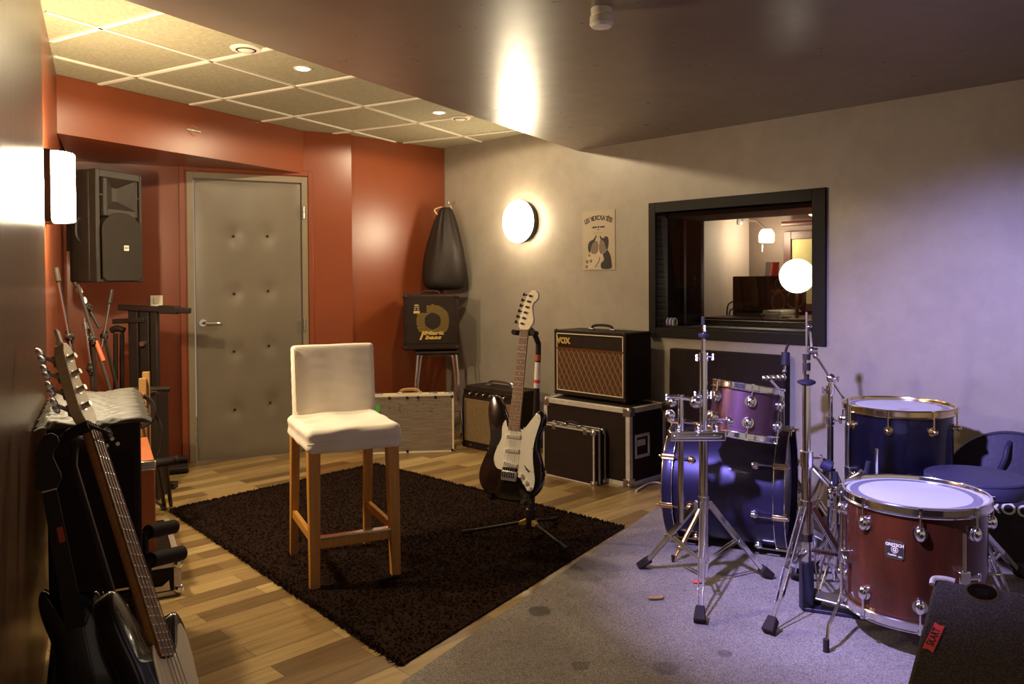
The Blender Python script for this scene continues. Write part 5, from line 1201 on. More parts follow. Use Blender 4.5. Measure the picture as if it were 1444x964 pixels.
a_b = best[1]; zb0 = at_y(1261.5, 775, (RT + Vector((R2 * math.cos(a_b), R2 * math.sin(a_b), 0))).y).z - TZ0
BX4 = RZ(a_b) @ T((R2 + 0.0012, 0, zb0)) @ RY(PI / 2) @ RZ(PI / 2)
bw, bh, ch_ = 0.030, 0.031, 0.008
octg = lambda k: [(-bw + ch_, -bh * k), (bw - ch_, -bh * k), (bw * k, -bh + ch_), (bw * k, bh - ch_), (bw - ch_, bh * k), (-bw + ch_, bh * k), (-bw * k, bh - ch_), (-bw * k, -bh + ch_)]
b = MB(); b.prism(octg(1), -0.003, 0.001, BX4); bg = b.build('maker_badge', M['chrome'], ft)
b = MB(); b.prism(octg(0.90), 0.001, 0.0016, BX4); b.build('badge_field', M['ink'], bg)
b = MB(); b.text('GRETSCH', 0.0135, 0.0003, BX4 @ T((0, 0.017, 0.002)), bold=0.0006); b.text('G', 0.017, 0.0003, BX4 @ T((0, 0.001, 0.002)), bold=0.0008); b.ring([(0.0095, 0.0016), (0.0105, 0.0022), (0.0115, 0.0016)], 24, BX4 @ T((0, 0.001, 0)))
b.text('Catalina', 0.0085, 0.0003, BX4 @ T((-0.008, -0.017, 0.002)), bold=0.0003); b.text('club', 0.0075, 0.0003, BX4 @ T((0.017, -0.020, 0.002)), bold=0.0003); b.build('badge_lettering', M['cream'], bg)
def tom_leg(t, C, R_, a, z_top, z_br, bend, foot, name='leg'):
    C = Vector((C[0], C[1], 0)); d = Vector((math.cos(a), math.sin(a), 0)); p = C + d * (R_ + 0.020)
    pts = [p + Vector((0, 0, z_top)), p + Vector((0, 0, bend))] 
    if foot is not None: pts += [p.lerp(Vector((foot[0], foot[1], 0)), 0.15) + Vector((0, 0, bend - 0.03)), p.lerp(Vector((foot[0], foot[1], 0)), 0.85) + Vector((0, 0, 0.085)), Vector((foot[0], foot[1], 0.012))]
    else: pts.append(p + Vector((0, 0, 0.012)))
    b = MB(); b.tube(pts, 0.0062, 10); lg = b.build(name, M['chrome'], t, world=True)
    e = pts[-1]; b = MB(); b.cyl(e + Vector((0, 0, 0.035)), e - Vector((0, 0, 0.012)), 0.0105, n=12); b.build('rubber_foot', M['rubber'], lg, world=True)
    b = MB(); q = C + d * (R_ + 0.012) + Vector((0, 0, z_br)); X = T(q) @ RZ(a); b.box((0, 0, 0), (0.032, 0.040, 0.046), X); b.cyl((0.01, 0.015, 0.0), (0.01, 0.05, 0.0), 0.007, n=10, X=X); b.box((0.01, 0.055, 0), (0.008, 0.012, 0.028), X); b.build('leg_bracket', M['chrome'], t, world=True, bevel=0.005)
aL = math.atan2(0.12, -1); tom_leg(ft, RT, R2, aL, 0.44, 0.285, 0.15, (1.069, 2.707))
tom_leg(ft, RT, R2, math.radians(-81), 0.448, 0.30, 0.12, None)
aB = math.radians(95); tom_leg(ft, RT, R2, aB, 0.62, 0.30, 0.14, None)
# ---- blue floor tom
BT = Vector((1.775, 3.66, 0)); bt = thing('floor_tom', 'tall dark blue floor tom with gold coloured hoop near the grey wall', 'drum', BT)
bt.matrix_basis = T(BT + Vector((0, 0, 0.20)))
drum(bt, 0.226, 0.49, M['bluelac'], M['goldmetal'], 8, M['head'], lug='tube', lug_off=0.22, lugdist=0.075, hoop_h=0.034)
for a, top in ((math.radians(188), 0.735), (math.radians(-60), 0.35), (math.radians(60), 0.5)): tom_leg(bt, BT, 0.226, a, top, 0.40, 0.15, None)
# ---- bass drum pedal
kp = Ra + Vector((axv.x, axv.y, 0)) * 0.05; t = thing('bass_drum_pedal', 'chrome bass drum pedal clamped to the batter side of the bass drum', 'pedal', (kp.x, kp.y, 0), math.atan2(axv.y, axv.x))
b = MB(); b.box2((-0.03, -0.06, 0.008), (0.24, 0.06, 0.014)); b.build('base_plate', M['steel'], t, bevel=0.002)
b = MB(); b.beam((0.02, 0, 0.11), (0.22, 0, 0.03), 0.085, 0.008); b.build('footboard', M['steel'], t, bevel=0.003)
for sg in (-1, 1): b = MB(); b.cyl((0.05, sg * 0.055, 0.014), (0.03, sg * 0.055, 0.24), 0.009, n=10); b.build('post', M['chrome'], t)
b = MB(); b.cyl((0.03, -0.07, 0.235), (0.03, 0.07, 0.235), 0.010, n=10); b.build('axle', M['chrome'], t)
b = MB(); b.cyl((0.03, 0.0, 0.235), (0.10, 0.0, 0.42), 0.0045, n=8); bs_ = b.build('beater_shaft', M['chrome'], t)
b = MB(); b.cyl((0.080, 0, 0.43), (0.128, 0, 0.412), 0.026, n=18); b.build('beater', M['navy'], bs_, bevel=0.006)
# ---- throne
TH = Vector((1.862, 3.19, 0)); t = thing('drum_throne', 'round navy drum throne behind the red-brown floor tom', 'stool', TH)
zt0 = 0.492
b = MB(); b.lathe([(0.0, zt0 - 0.074), (0.165, zt0 - 0.074), (0.184, zt0 - 0.062), (0.188, zt0 - 0.045), (0.187, zt0 - 0.016), (0.178, zt0 - 0.004), (0.12, zt0 + 0.003), (0.0, zt0 + 0.005)], 56); s_ = b.build('seat_cushion', M['navy'], t)
b = MB(); b.ring([(0.183 + 0.0045 * math.cos(k * PI / 4), zt0 - 0.009 + 0.0045 * math.sin(k * PI / 4)) for k in range(8)], 60); b.build('piping', M['navy'], s_)
b = MB(); q = Vector((math.cos(-0.75), math.sin(-0.75), 0)); b.sphere((0.188 * q.x, 0.188 * q.y, zt0 - 0.048), 0.012, 10); b.build('vent_button', M['blue_plastic'], s_)
b = MB(); b.cyl((0, 0, 0.06), (0, 0, zt0 - 0.072), 0.0145, n=14); b.build('pole', M['chrome'], t)
tripod(t, (TH.x, TH.y), 0.27, [(2.155, 3.36), (1.70, 3.46), (1.84, 2.88)], zb=0.10, foot_big=False)
# ---- round bag against the wall
bc = at_y(1428, 698, 3.58); bn = Vector((-0.52, -0.845, 0.16)).normalized(); BG = frame(bc, Vector((0.85, -0.52, 0)), z=bn)
dz0 = bc.z
t = thing('drum_bag', 'round black and navy drum bag with white lettering standing against the grey wall', 'bag', M4=BG)
rb = bc.z / math.sqrt(1 - bn.z ** 2) - 0.016
b = MB(); b.lathe([(0.0, -0.17), (rb - 0.03, -0.17), (rb - 0.005, -0.155), (rb, -0.13), (rb, -0.02), (rb - 0.004, -0.004), (rb - 0.02, 0.004), (0.0, 0.006)], 56); b.build('bag_body', M['drumbag'], t)
vs = []
b = MB(); pts = [(rb * 0.985 * math.cos(a), rb * 0.985 * math.sin(a)) for a in [PI + 0.10 + (PI - 0.20) * k / 30 for k in range(31)]]
b.prism(pts, 0.004, 0.009); b.build('front_pocket', M['bagface'], t)
b = MB(); b.text('ROCKBAG', 0.074, 0.0006, T((0.085, -0.050 - rb * 0.16 + 0.028, 0.0105)) @ RZ(-0.04), bold=0.0012)
for (x, y) in ((-0.115, -0.050), (-0.095, -0.042), (-0.125, -0.066), (-0.10, -0.070)): b.box((x - 0.03, y, 0.0105), (0.010, 0.006, 0.001))
b.build('bag_lettering', M['white'], t)
b = MB(); b.tube(spline([(-0.10, -0.105, 0.0105), (0.0, -0.121, 0.0105), (0.2, -0.133, 0.0105)], 6), 0.0022, 6); b.ring([(rb - 0.008 + 0.004 * math.cos(k * PI / 3), 0.003 + 0.004 * math.sin(k * PI / 3)) for k in range(6)], 60); b.build('piping', M['drumbag'], t)
b = MB(); b.tube(spline([(-0.06, 0.08, 0.008), (-0.03, 0.16, 0.03), (-0.02, 0.21, 0.02), (-0.01, 0.235, 0.0)], 6), 0.012, 8); b.build('carry_strap', M['drumbag'], t)
# ---- floor wedge
r0 = at_z(1318, 815, 0.50); r1 = at_z(1444, 834, 0.50); rd = (r1 - r0).normalized(); e0 = Vector((rd.y, -rd.x, 0)); e0 = -e0 if e0.y > 0 else e0
t = thing('monitor_wedge', 'black carpeted floor wedge with red tape in the lower right foreground', 'speaker', M4=frame((r0.x, r0.y, 0), rd, z=(0, 0, 1)))
down = t.matrix_basis.inverted().to_3x3() @ e0   # local direction of the slope
sg = 1 if down.y > 0 else -1
SL = math.tan(math.radians(29)); W_ = 0.66; run = 0.50
b = MB(); prof = [(0.0, 0.004), (0.0, 0.50), (sg * run, 0.50 - SL * run), (sg * run * 0.92, 0.004)]
lowp = t.matrix_basis.inverted() @ at_plane(1279, 964, t.matrix_basis @ Vector((0, 0, 0.50)), t.matrix_basis.to_3x3() @ Vector((0, sg * SL, 1)))
flare = lowp.x / abs(lowp.y)
vs = [(0.0 + flare * abs(y), y, z) for y, z in prof] + [(W_, y, z) for y, z in prof]
b._add(vs, [(3, 2, 1, 0), (4, 5, 6, 7), (0, 1, 5, 4), (1, 2, 6, 5), (2, 3, 7, 6), (3, 0, 4, 7)]); b.build('cabinet', M['cabcarpet'], t, bevel=0.010, segs=3)
nrm = Vector((0, sg * SL, 1)).normalized(); dn = Vector((0, sg * 1, -SL)).normalized()
def slope(x, d, h=0.0): return Vector((x, 0, 0.50)) + dn * d + nrm * h
SF = frame(slope(0, 0), (1, 0, 0), y=-dn)
if (SF.to_3x3() @ Vector((0, 0, 1))).dot(nrm) < 0: SF = frame(slope(0, 0), (1, 0, 0), z=nrm)
b = MB(); b.tube(spline([slope(-0.006, 0.022, 0.0), slope(-0.003, 0.006, 0.002), slope(0.008, 0.0, 0.002), slope(0.03, -0.002, 0.001), slope(0.046, 0.0, 0.0)], 6), 0.007, 10); b.build('corner_guard', M['alu'], t)
cu = at_plane(1385, 834.5, (t.matrix_basis @ slope(0, 0, 0)), t.matrix_basis.to_3x3() @ nrm); cl = t.matrix_basis.inverted() @ cu
b = MB(); X = frame(cl, (1, 0, 0), z=nrm); b.ring([(0.034, 0.0), (0.035, 0.002), (0.039, 0.002), (0.040, 0.0)], 36, X @ Matrix.Diagonal((0.95, 0.75, 1, 1))); jp = b.build('jack_plate_rim', M['brass'], t)
b = MB(); b.lathe([(0.0, 0.0012), (0.036, 0.0012)], 30, X @ Matrix.Diagonal((0.95, 0.75, 1, 1))); b.build('jack_well', M['gloss'], jp)
t0 = at_plane(1325, 880, t.matrix_basis @ slope(0, 0, 0.001), t.matrix_basis.to_3x3() @ nrm); t1 = at_plane(1308, 917, t.matrix_basis @ slope(0, 0, 0.001), t.matrix_basis.to_3x3() @ nrm)
iv = t.matrix_basis.inverted(); t0, t1 = iv @ t0, iv @ t1; lx_ = (t0 - t1); TL = lx_.length; X = frame((t0 + t1) / 2, lx_, z=nrm)
b = MB(); b.prism([(-TL / 2, -0.012), (-TL / 2 + 0.004, 0.0), (-TL / 2, 0.012), (TL / 2, 0.011), (TL / 2 - 0.003, 0.0), (TL / 2, -0.012)], 0.0, 0.0012, X); tp = b.build('tape_strip', M['tape_r'], t, label='red tape strip with black writing')
b = MB(); b.text('SKART', 0.030, 0.0003, X @ T((0, 0, 0.0016)) @ Matrix.Diagonal((0.62, 0.80, 1, 1)), bold=0.0005); b.build('tape_writing', M['ink'], tp)
# ---- small bits on the carpet
p = at_z(925, 843, 0.009); b = MB(); b.prism([(-0.036, 0.0), (-0.02, 0.012), (0.025, 0.012), (0.036, 0.003), (0.02, -0.010), (-0.022, -0.009)], 0, 0.006); o = b.build('wood_chip', M['stick'], bevel=0.001); o.matrix_basis = T((p.x, p.y, 0.008)) @ RZ(0.1); tag(o, 'small tan wooden chip lying on the grey carpet', 'wood chip')
p = at_z(983, 820, 0.009); b = MB(); b.prism([(0.020 * math.cos(a), 0.012 * math.sin(a)) for a in [2 * PI * k / 14 for k in range(14)]], 0, 0.003); o = b.build('plectrum', M['tape_r'], bevel=0.001); o.matrix_basis = T((p.x, p.y, 0.008)); tag(o, 'small red plectrum on the carpet under the tom stand', 'plectrum')
# ================================================================ LEFT SIDE
# ---- PA speaker on its wall bracket
fx = Vector((0.324, 0.946, 0)).normalized(); SX = frame((-2.423, 4.62, 1.287), fx, z=(0, 0, 1))
t = thing('wall_speaker', 'large black loudspeaker mounted high in the corner left of the door', 'speaker', M4=SX)
W_, D_, H_ = 0.349, 0.262, 0.660
b = MB(); b.prism([(0.0, 0.03), (W_, 0.03), (W_ - 0.02, D_ * 0.6), (W_ - 0.07, D_), (0.07, D_), (0.006, D_ * 0.6)], 0.0, H_); b.build('cabinet', M['plastic'], t, bevel=0.015, segs=3)
b = MB(); y0, y1 = -0.022, 0.032
hx0, hx1, hz0, hz1 = 0.085, 0.300, 0.435, 0.615
b.box2((0, y0, 0), (0.030, y1, H_)); b.box2((W_ - 0.018, y0, 0), (W_, y1, H_)); b.box2((0.030, y0, hz1), (W_ - 0.018, y1, H_)); b.box2((0.030, y0, 0), (W_ - 0.018, y1, 0.018))
b.box2((0.056, y0, 0.39), (hx0, y1, hz1)); b.box2((hx1, y0, 0.39), (W_ - 0.034, y1, hz1)); b.box2((hx0, y0, 0.39), (hx1, y1, hz0))
b.box2((0.030, y0, 0.505), (0.056, y1, 0.52)); b.box2((W_ - 0.034, y0, 0.505), (W_ - 0.018, y1, 0.52))
b.build('front_bezel', M['plastic'], t, bevel=0.005)
b = MB(); o = [(hx0, y0 + 0.004, hz0), (hx1, y0 + 0.004, hz0), (hx1, y0 + 0.004, hz1), (hx0, y0 + 0.004, hz1)]; i_ = [(0.165, 0.028, 0.485), (0.205, 0.028, 0.485), (0.205, 0.028, 0.565), (0.165, 0.028, 0.565)]
b._add(o + i_, [(0, 1, 5, 4), (1, 2, 6, 5), (2, 3, 7, 6), (3, 0, 4, 7), (4, 5, 6, 7)]); b.build('horn', M['plastic'], t, angle=10)
gr = [(0.035, 0.03), (0.06, 0.008), (W_ - 0.05, 0.008), (W_ - 0.014, 0.03), (W_ - 0.014, 0.30)] + [(0.182 + 0.153 * math.cos(a), 0.30 + 0.115 * math.sin(a)) for a in [PI * k / 20 for k in range(1, 20)]] + [(0.03, 0.30)]
b = MB(); b.prism(gr, 0.026, 0.036, RX(PI / 2)); b.build('grille', M['grille'], t, bevel=0.004)
b = MB(); X_ = T((0.205, -0.0375, 0.205)) @ RX(PI / 2); b.prism([(-0.018, -0.016), (0.018, -0.016), (0.018, 0.016), (-0.018, 0.016)], 0, 0.002, X_); bd = b.build('badge', M['white'], t)
b = MB(); b.text('RCF', 0.015, 0.0003, X_ @ T((0, 0, 0.0025)), bold=0.0004); b.build('badge_lettering', M['ink'], bd)
b = MB(); b.tube(spline([(0.02, 0.10, 0.24), (0.0, 0.11, 0.25), (-0.012, 0.115, 0.28), (-0.012, 0.115, 0.34), (0.0, 0.11, 0.37), (0.02, 0.10, 0.38)], 4), 0.008, 8); b.build('side_handle', M['plastic'], t)
wl = SX.inverted() @ Vector((-2.66, 4.86, 1.56)); b = MB(); b.tube([(W_ * 0.5, D_, 0.28), (W_ * 0.5, D_ + 0.05, 0.28)], 0.018, 10); b.box((W_ * 0.5, D_ + 0.05, 0.28), (0.14, 0.02, 0.18)); b.build('wall_bracket', M['blackmetal'], t)
# ---- black folding keyboard stand
def kb(u, v, Y=4.95): return at_y(u, v, Y)
k0, k1 = kb(168, 433), kb(268, 438); t = thing('keyboard_stand', 'folded black keyboard stand leaning upright by the red wall left of the door', 'keyboard stand', (k0.x + 0.25, 4.95, 0))
b = MB(); b.beam(k0, k1, 0.05, 0.036); b.beam(kb(225, 436), kb(252, 437), 0.06, 0.05); b.build('top_arm', M['blackmetal'], t, world=True, bevel=0.006)
b = MB(); b.beam(kb(160, 453), kb(205, 451), 0.04, 0.03); b.build('lower_arm', M['blackmetal'], t, world=True, bevel=0.005)
for u, wd in ((188, 0.06), (204, 0.055), (217, 0.04)):
    p = kb(u, 436); b = MB(); b.box2((p.x - wd / 2, 4.94, 0.02), (p.x + wd / 2, 4.985, p.z)); b.build('column', M['blackmetal'], t, world=True, bevel=0.004)
p = kb(204, 484); b = MB(); b.cyl(p + Vector((0, -0.012, 0)), p + Vector((0, -0.04, 0)), 0.016, n=14); b.build('lock_knob', M['steel'], t, world=True)
b = MB(); b.beam((k0.x + 0.04, 4.95, 0.02), (k1.x - 0.10, 4.95, 0.02), 0.06, 0.04); b.build('foot_beam', M['blackmetal'], t, world=True, bevel=0.005)
p = kb(163, 462, 4.9); b = MB(); b.tube(spline([kb(157, 466, 4.92), kb(165, 463, 4.92), kb(175, 466, 4.92)], 5), 0.02, 8); b.cyl(kb(163, 470, 4.92), kb(163, 560, 4.92), 0.014, n=10); b.cyl(kb(172, 470, 4.92), kb(172, 560, 4.92), 0.014, n=10); b.build('folded_brace', M['blackmetal'], t, world=True)
# ---- microphone stands, leaning in a cluster
def mic_stand(base, joint, tipv, tail, lab, tape=None, chrome=False, grip=None, knobs=()):
    base, joint, tipv, tail = Vector(base), Vector(joint), Vector(tipv), Vector(tail)
    t = thing('microphone_stand', lab, 'microphone stand', (base.x, base.y, 0), group='microphone stands in the corner')
    b = MB(); b.tube([(base.x, base.y, 0.09), joint], [0.011, 0.009], 10); b.build('pole', M['blackmetal'], t, world=True)
    for k in range(3):
        a = k * 2.094 + base.x * 3; q = Vector((base.x + 0.12 * math.cos(a), base.y + 0.12 * math.sin(a), 0.01)); b = MB(); b.tube([(base.x, base.y, 0.11), q], 0.008, 8); lg = b.build('leg', M['blackmetal'], t, world=True)
        b = MB(); b.cyl(q + (Vector((base.x, base.y, 0.11)) - q).normalized() * 0.03, q - Vector((0, 0, 0.01)), 0.011, n=8); b.build('rubber_tip', M['rubber'], lg, world=True)
    b = MB(); b.tube([tail, tipv], 0.0062 if chrome else 0.0085, 10); bm_ = b.build('boom', M['chrome'] if chrome else M['blackmetal'], t, world=True, label='chrome boom' if chrome else None)
    b = MB(); d = (tipv - tail).normalized(); b.sphere(joint, 0.022, 12); b.cyl(joint - d * 0.03, joint + d * 0.03, 0.014, n=12); wing(b, joint + Vector((0.015, -0.015, 0)), (0.5, -1, 0)); b.build('clutch', M['blackmetal'], t, world=True)
    if grip: b = MB(); b.cyl(tipv - d * grip, tipv, 0.012, 0.010, n=12); b.sphere(tipv - d * grip, 0.011, 8); b.build('grip', M['plastic'], t, world=True)
    for kp_ in knobs: b = MB(); b.cyl(Vector(kp_) - d * 0.016, Vector(kp_) + d * 0.016, 0.016, n=12); b.build('collar', M['steel'], t, world=True)
    if tape: b = MB(); b.cyl(tape[0], tape[1], 0.0105, n=12); b.build('tape_band', M['tape_o'], t, world=True)
J = lambda u, v, Y: at_y(u, v, Y)
mic_stand((-1.92, 3.70, 0), J(98, 475, 3.62), J(79, 377, 3.58), J(102, 500, 3.62), 'microphone stand with thin chrome boom standing nearest the left wall', chrome=True, grip=0.06)
mic_stand((-2.02, 3.90, 0), J(131, 478, 3.92), J(110, 402, 3.98), J(160, 566, 3.84), 'microphone stand with orange tape on its thick black boom', tape=(J(135, 481, 3.91), J(146, 509, 3.89)))
mic_stand((-2.08, 4.46, 0), J(147, 474, 4.38), J(158, 408, 4.40), J(143, 490, 4.36), 'microphone stand with chrome boom leaning right and long black grip', chrome=True, grip=0.075)
mic_stand((-2.10, 4.06, 0), J(128, 520, 4.06), J(118, 448, 4.06), J(134, 560, 4.06), 'microphone stand with pale grey collars behind the bass guitar headstock', chrome=True, knobs=(J(121, 459, 4.06), J(124, 478, 4.06)))
mic_stand((-2.22, 4.30, 0), J(124, 432, 4.28), J(105, 398, 4.28), J(140, 462, 4.28), 'microphone stand with knobbly chrome clip on top below the loudspeaker', knobs=(J(112, 410, 4.28), J(119, 424, 4.28)))
# ---- tall cabinet with crinkled sheet
cxv = Vector((0.889, 0.458, 0)).normalized(); RZB = 0.325; CX4 = frame((-1.385, 2.355, RZB), cxv, z=(0, 0, 1))
cw, cdp, chh = 0.255, 0.69, 0.535
t = thing('speaker_cabinet', 'tall black speaker cabinet behind the bass guitar covered by a crinkled sheet', 'speaker', M4=CX4)
b = MB(); b.box2((0, 0, 0.01), (cw, cdp, chh)); b.build('cabinet', M['tolex'], t, bevel=0.01)
b = MB(); b.box2((0.02, -0.008, 0.05), (cw - 0.02, 0.002, chh - 0.10)); b.build('grille', M['cloth'], t, bevel=0.003)
b = MB()
for (x, z) in ((0.145, chh - 0.045), (0.175, chh - 0.055), (0.16, chh - 0.075), (0.19, chh - 0.072), (0.13, chh - 0.065)): b.cyl((x, -0.006, z), (x, 0.002, z), 0.006, n=10)
b.build('panel_knobs', M['steel'], t)
rr = random.Random(11); nx, ny = 56, 70; vs = []; fs = []; M0 = 0.028
for j in range(ny + 1):
    for i in range(nx + 1):
        u, v = i / nx, j / ny; x = -M0 + (cw + 2 * M0) * u; y = -M0 + (cdp + 2 * M0) * v
        z = chh + 0.008 + 0.0045 * math.sin(y * 90 + x * 25 + 3 * math.sin(x * 17)) * (0.6 + 0.4 * math.sin(x * 31 + y * 8)) + 0.0028 * math.sin(y * 230 + x * 70 + 2 * math.sin(x * 40)) + 0.003 * math.sin(x * 34)
        over = max(0.0, -x, x - cw, -y, y - cdp); z -= over * 0.7
        if over <= 0: z = max(z, chh + 0.003)
        vs.append((x + 0.004 * math.sin(y * 60), y + 0.004 * math.sin(x * 70), z))
for j in range(ny):
    for i in range(nx): a = j * (nx + 1) + i; fs.append((a, a + 1, a + nx + 2, a + nx + 1))
b = MB(); b._add(vs, fs, None, True); o = b.build('crinkled_sheet', M['fabgrey'], angle=80); o.matrix_basis = CX4
so_ = o.modifiers.new('solid', 'SOLIDIFY'); so_.thickness = 0.002
tag(o, 'crinkled grey sheet lying on top of the tall black speaker cabinet', 'sheet')
# ---- low flight case, orange case
LX = frame((-1.515, 3.176, 0), cxv, z=(0, 0, 1)); lw_, ld, lh = 0.165, 0.66, 0.142
t = thing('flight_case', 'low black flight case with aluminium edges and ball corners under the orange case', 'flight case', M4=LX)
b = MB(); b.box2((0.003, 0.003, 0.006), (lw_ - 0.003, ld - 0.003, lh - 0.003)); b.build('panel_box', M['tolex'], t)
b = MB(); e = 0.022
for (p, q) in (((0, -0.002, 0.004), (lw_, 0.004, e)), ((0, -0.002, lh - e), (lw_, 0.004, lh)), ((0, -0.002, 0.004), (e, 0.004, lh)), ((lw_ - e - 0.004, -0.002, 0.004), (lw_, 0.004, lh)),
               ((lw_ - 0.004, 0, 0.004), (lw_ + 0.002, ld, e)), ((lw_ - 0.004, 0, lh - e), (lw_ + 0.002, ld, lh)), ((lw_ - 0.004, 0, 0.004), (lw_ + 0.002, e, lh)), ((lw_ - e, 0, lh - 0.004), (lw_, ld, lh + 0.001)), ((0, 0, lh - 0.004), (lw_, e, lh + 0.001))): b.box2(p, q)
b.build('edge_extrusion', M['alu'], t, bevel=0.001)
for (x, y, z) in ((lw_ - 0.010, 0.008, 0.024), (lw_ - 0.010, 0.008, lh - 0.012), (0.012, 0.008, 0.024)): b = MB(); b.sphere((x, y, z), 0.022, 14); b.build('ball_corner', M['chrome'], t)
b = MB(); b.prism([(0.05, 0.028), (0.125, 0.028), (0.12, 0.07), (0.095, 0.05), (0.06, 0.05)], 0.0, 0.006, RX(PI / 2)); b.build('butterfly_latch', M['steel'], t, bevel=0.001)
OX = frame((-1.612, 3.292, lh + 0.004), cxv, z=(0, 0, 1)); ow, od, oh = 0.115, 0.60, 0.385
t = thing('instrument_case', 'orange hard case standing on the low flight case beside the tall black cabinet', 'case', M4=OX)
b = MB(); b.box2((0, 0, 0), (ow * 0.42, od, oh)); b.build('lid', M['orange'], t, bevel=0.006)
b = MB(); b.box2((ow * 0.45, 0, 0), (ow, od, oh)); b.build('shell', M['orange'], t, bevel=0.006)
b = MB(); b.box2((ow * 0.41, 0.004, 0.004), (ow * 0.46, od - 0.004, oh - 0.004)); b.build('seam', M['rubber'], t)
b = MB(); b.box2((ow * 0.52, -0.010, oh - 0.035), (ow + 0.004, 0.02, oh + 0.003)); b.build('latch', M['chrome'], t, bevel=0.004)
# ---- stakes, coiled cable, low black box behind
for (u, v, Y, lab) in ((201, 533, 3.99, 'square pale wooden stake carrying the coiled cable, the nearer of the pair'), (206, 524, 4.03, 'square pale wooden stake behind the other stake')):
    p = at_y(u, v, Y); b = MB(); b.box2((-0.016, -0.016, 0), (0.016, 0.016, p.z)); o = b.build('wooden_stake', M['stick'], bevel=0.002); o.matrix_basis = T((p.x, Y, 0)) @ RZ(0.3); tag(o, lab, 'stake', 'wooden stakes')
p = at_y(192, 575, 3.93); t = thing('coiled_cable', 'coiled black cable with a red tie hanging on the wooden stake', 'cable', p)
b = MB()
for k in range(5): r = 0.078 + 0.006 * math.sin(k * 2.1); b.tube([(r * 1.05 * math.cos(a) + 0.004 * k, -0.004 * k, r * math.sin(a) - 0.012) for a in [2 * PI * i / 32 for i in range(32)]], 0.006, 8, closed=True)
b.build('cable_loops', M['rubber'], t)
b = MB(); b.sphere((0.022, -0.014, 0.066), 0.024, 12, sc=(1.2, 0.8, 0.7)); b.sphere((-0.012, -0.014, 0.052), 0.018, 10, sc=(1, 0.8, 0.9)); b.build('cable_tie', M['tape_o'], t)
b = MB(); b.cyl((0.008, -0.02, 0.03), (0.028, -0.03, -0.075), 0.007, n=10); b.build('plug', M['steel'], t)
b = MB(); b.tube(spline([(0.08, 0, -0.01), (0.12, 0.01, -0.10), (0.115, 0.01, -0.20), (0.10, 0.0, -0.24)], 6), 0.006, 8); b.build('cable_end', M['rubber'], t)
t = thing('amplifier_box', 'low black box with grey top behind the wooden stakes', 'amplifier', (-2.215, 4.74, 0), 0.12)
b = MB(); b.box2((-0.12, -0.12, 0), (0.12, 0.12, 0.64)); b.build('cabinet', M['tolex'], t, bevel=0.008)
b = MB(); b.box2((-0.115, -0.115, 0.640), (0.115, 0.115, 0.648)); b.build('top_panel', M['fabgrey'], t, bevel=0.002)
b = MB(); p0_, p1_ = at_y(222, 549, 4.62), at_y(239, 548, 4.66); b.cyl(p0_, p1_, 0.012, 0.016, n=12); b.cyl(p0_.lerp(p1_, -0.8), p0_, 0.008, n=10); tag(b.build('microphone', M['blackmetal']), 'small black microphone sticking out of the low black box towards the door', 'microphone')
# ---- folded black bundle on the floor by the door
t = thing('tripod_bundle', 'folded black tripod lying on the floor against the red wall by the door', 'tripod', (-2.42, 5.30, 0.0), math.atan2(0.48, 1))
for k, (y, z, r) in enumerate(((0, 0.03, 0.028), (0.055, 0.03, 0.028), (0.03, 0.078, 0.026), (-0.05, 0.028, 0.025))): b = MB(); b.cyl((-0.22, y, z), (0.23, y, z), r, n=12); b.build('leg', M['blackmetal'], t)
b = MB(); b.cyl((-0.30, 0.02, 0.05), (-0.22, 0.02, 0.05), 0.06, n=16); b.build('hub', M['plastic'], t)
t = thing('foot_stand', 'low black bracket stand on the floor between the rug and the orange case', 'stand', at_z(226, 722, 0))
q0, q1 = at_y(214, 654, 4.0), at_y(250, 648, 4.08)
b = MB(); b.cyl(q0, q1, 0.024, n=14); b.build('foam_arm', M['rubber'], t, world=True)
for (ua, ub) in ((220, 232), (233, 241)):
    g = at_z(ub, 716 if ub < 238 else 714, 0.0); tp = at_y(ua, 652, 4.03); b = MB(); b.tube([tp, g + Vector((0, 0, 0.01))], 0.011, 10); b.build('leg', M['blackmetal'], t, world=True)
# ---- rack under the cabinet, with foam arms
t = thing('guitar_rack', 'black metal rack with foam covered arms carrying the tall black speaker cabinet', 'guitar rack', M4=frame((-1.385, 2.355, 0), cxv, z=(0, 0, 1)))
b = MB()
for (p, q) in (((0, 0.02, 0), (cw, 0.02, 0)), ((0, cdp - 0.02, 0), (cw, cdp - 0.02, 0)), ((0.02, 0, 0), (0.02, cdp, 0)), ((cw - 0.02, 0, 0), (cw - 0.02, cdp, 0)), ((cw / 2, 0, 0), (cw / 2, cdp, 0))):
    b.beam(Vector(p) + Vector((0, 0, RZB - 0.016)), Vector(q) + Vector((0, 0, RZB - 0.016)), 0.03, 0.024)
b.build('top_frame', M['blackmetal'], t, bevel=0.003)
for (x, y, x2, y2) in ((0.03, 0.03, 0.0, -0.02), (cw - 0.03, 0.03, cw + 0.01, -0.02), (0.03, cdp - 0.03, 0.0, cdp), (cw - 0.03, cdp - 0.03, cw, cdp)):
    b = MB(); b.tube([(x, y, RZB - 0.02), (x2, y2, 0.012)], 0.017, 12); lg = b.build('leg', M['blackmetal'], t)
    b = MB(); b.cyl((x2, y2, 0.03), (x2, y2, 0.0), 0.021, n=12); b.build('rubber_foot', M['rubber'], lg)
    b = MB(); b.sphere((x, y - 0.012, RZB - 0.03), 0.022, 12); b.cyl((x - 0.03, y - 0.02, RZB - 0.03), (x + 0.03, y - 0.02, RZB - 0.03), 0.011, n=10); b.build('clamp', M['plastic'], lg)
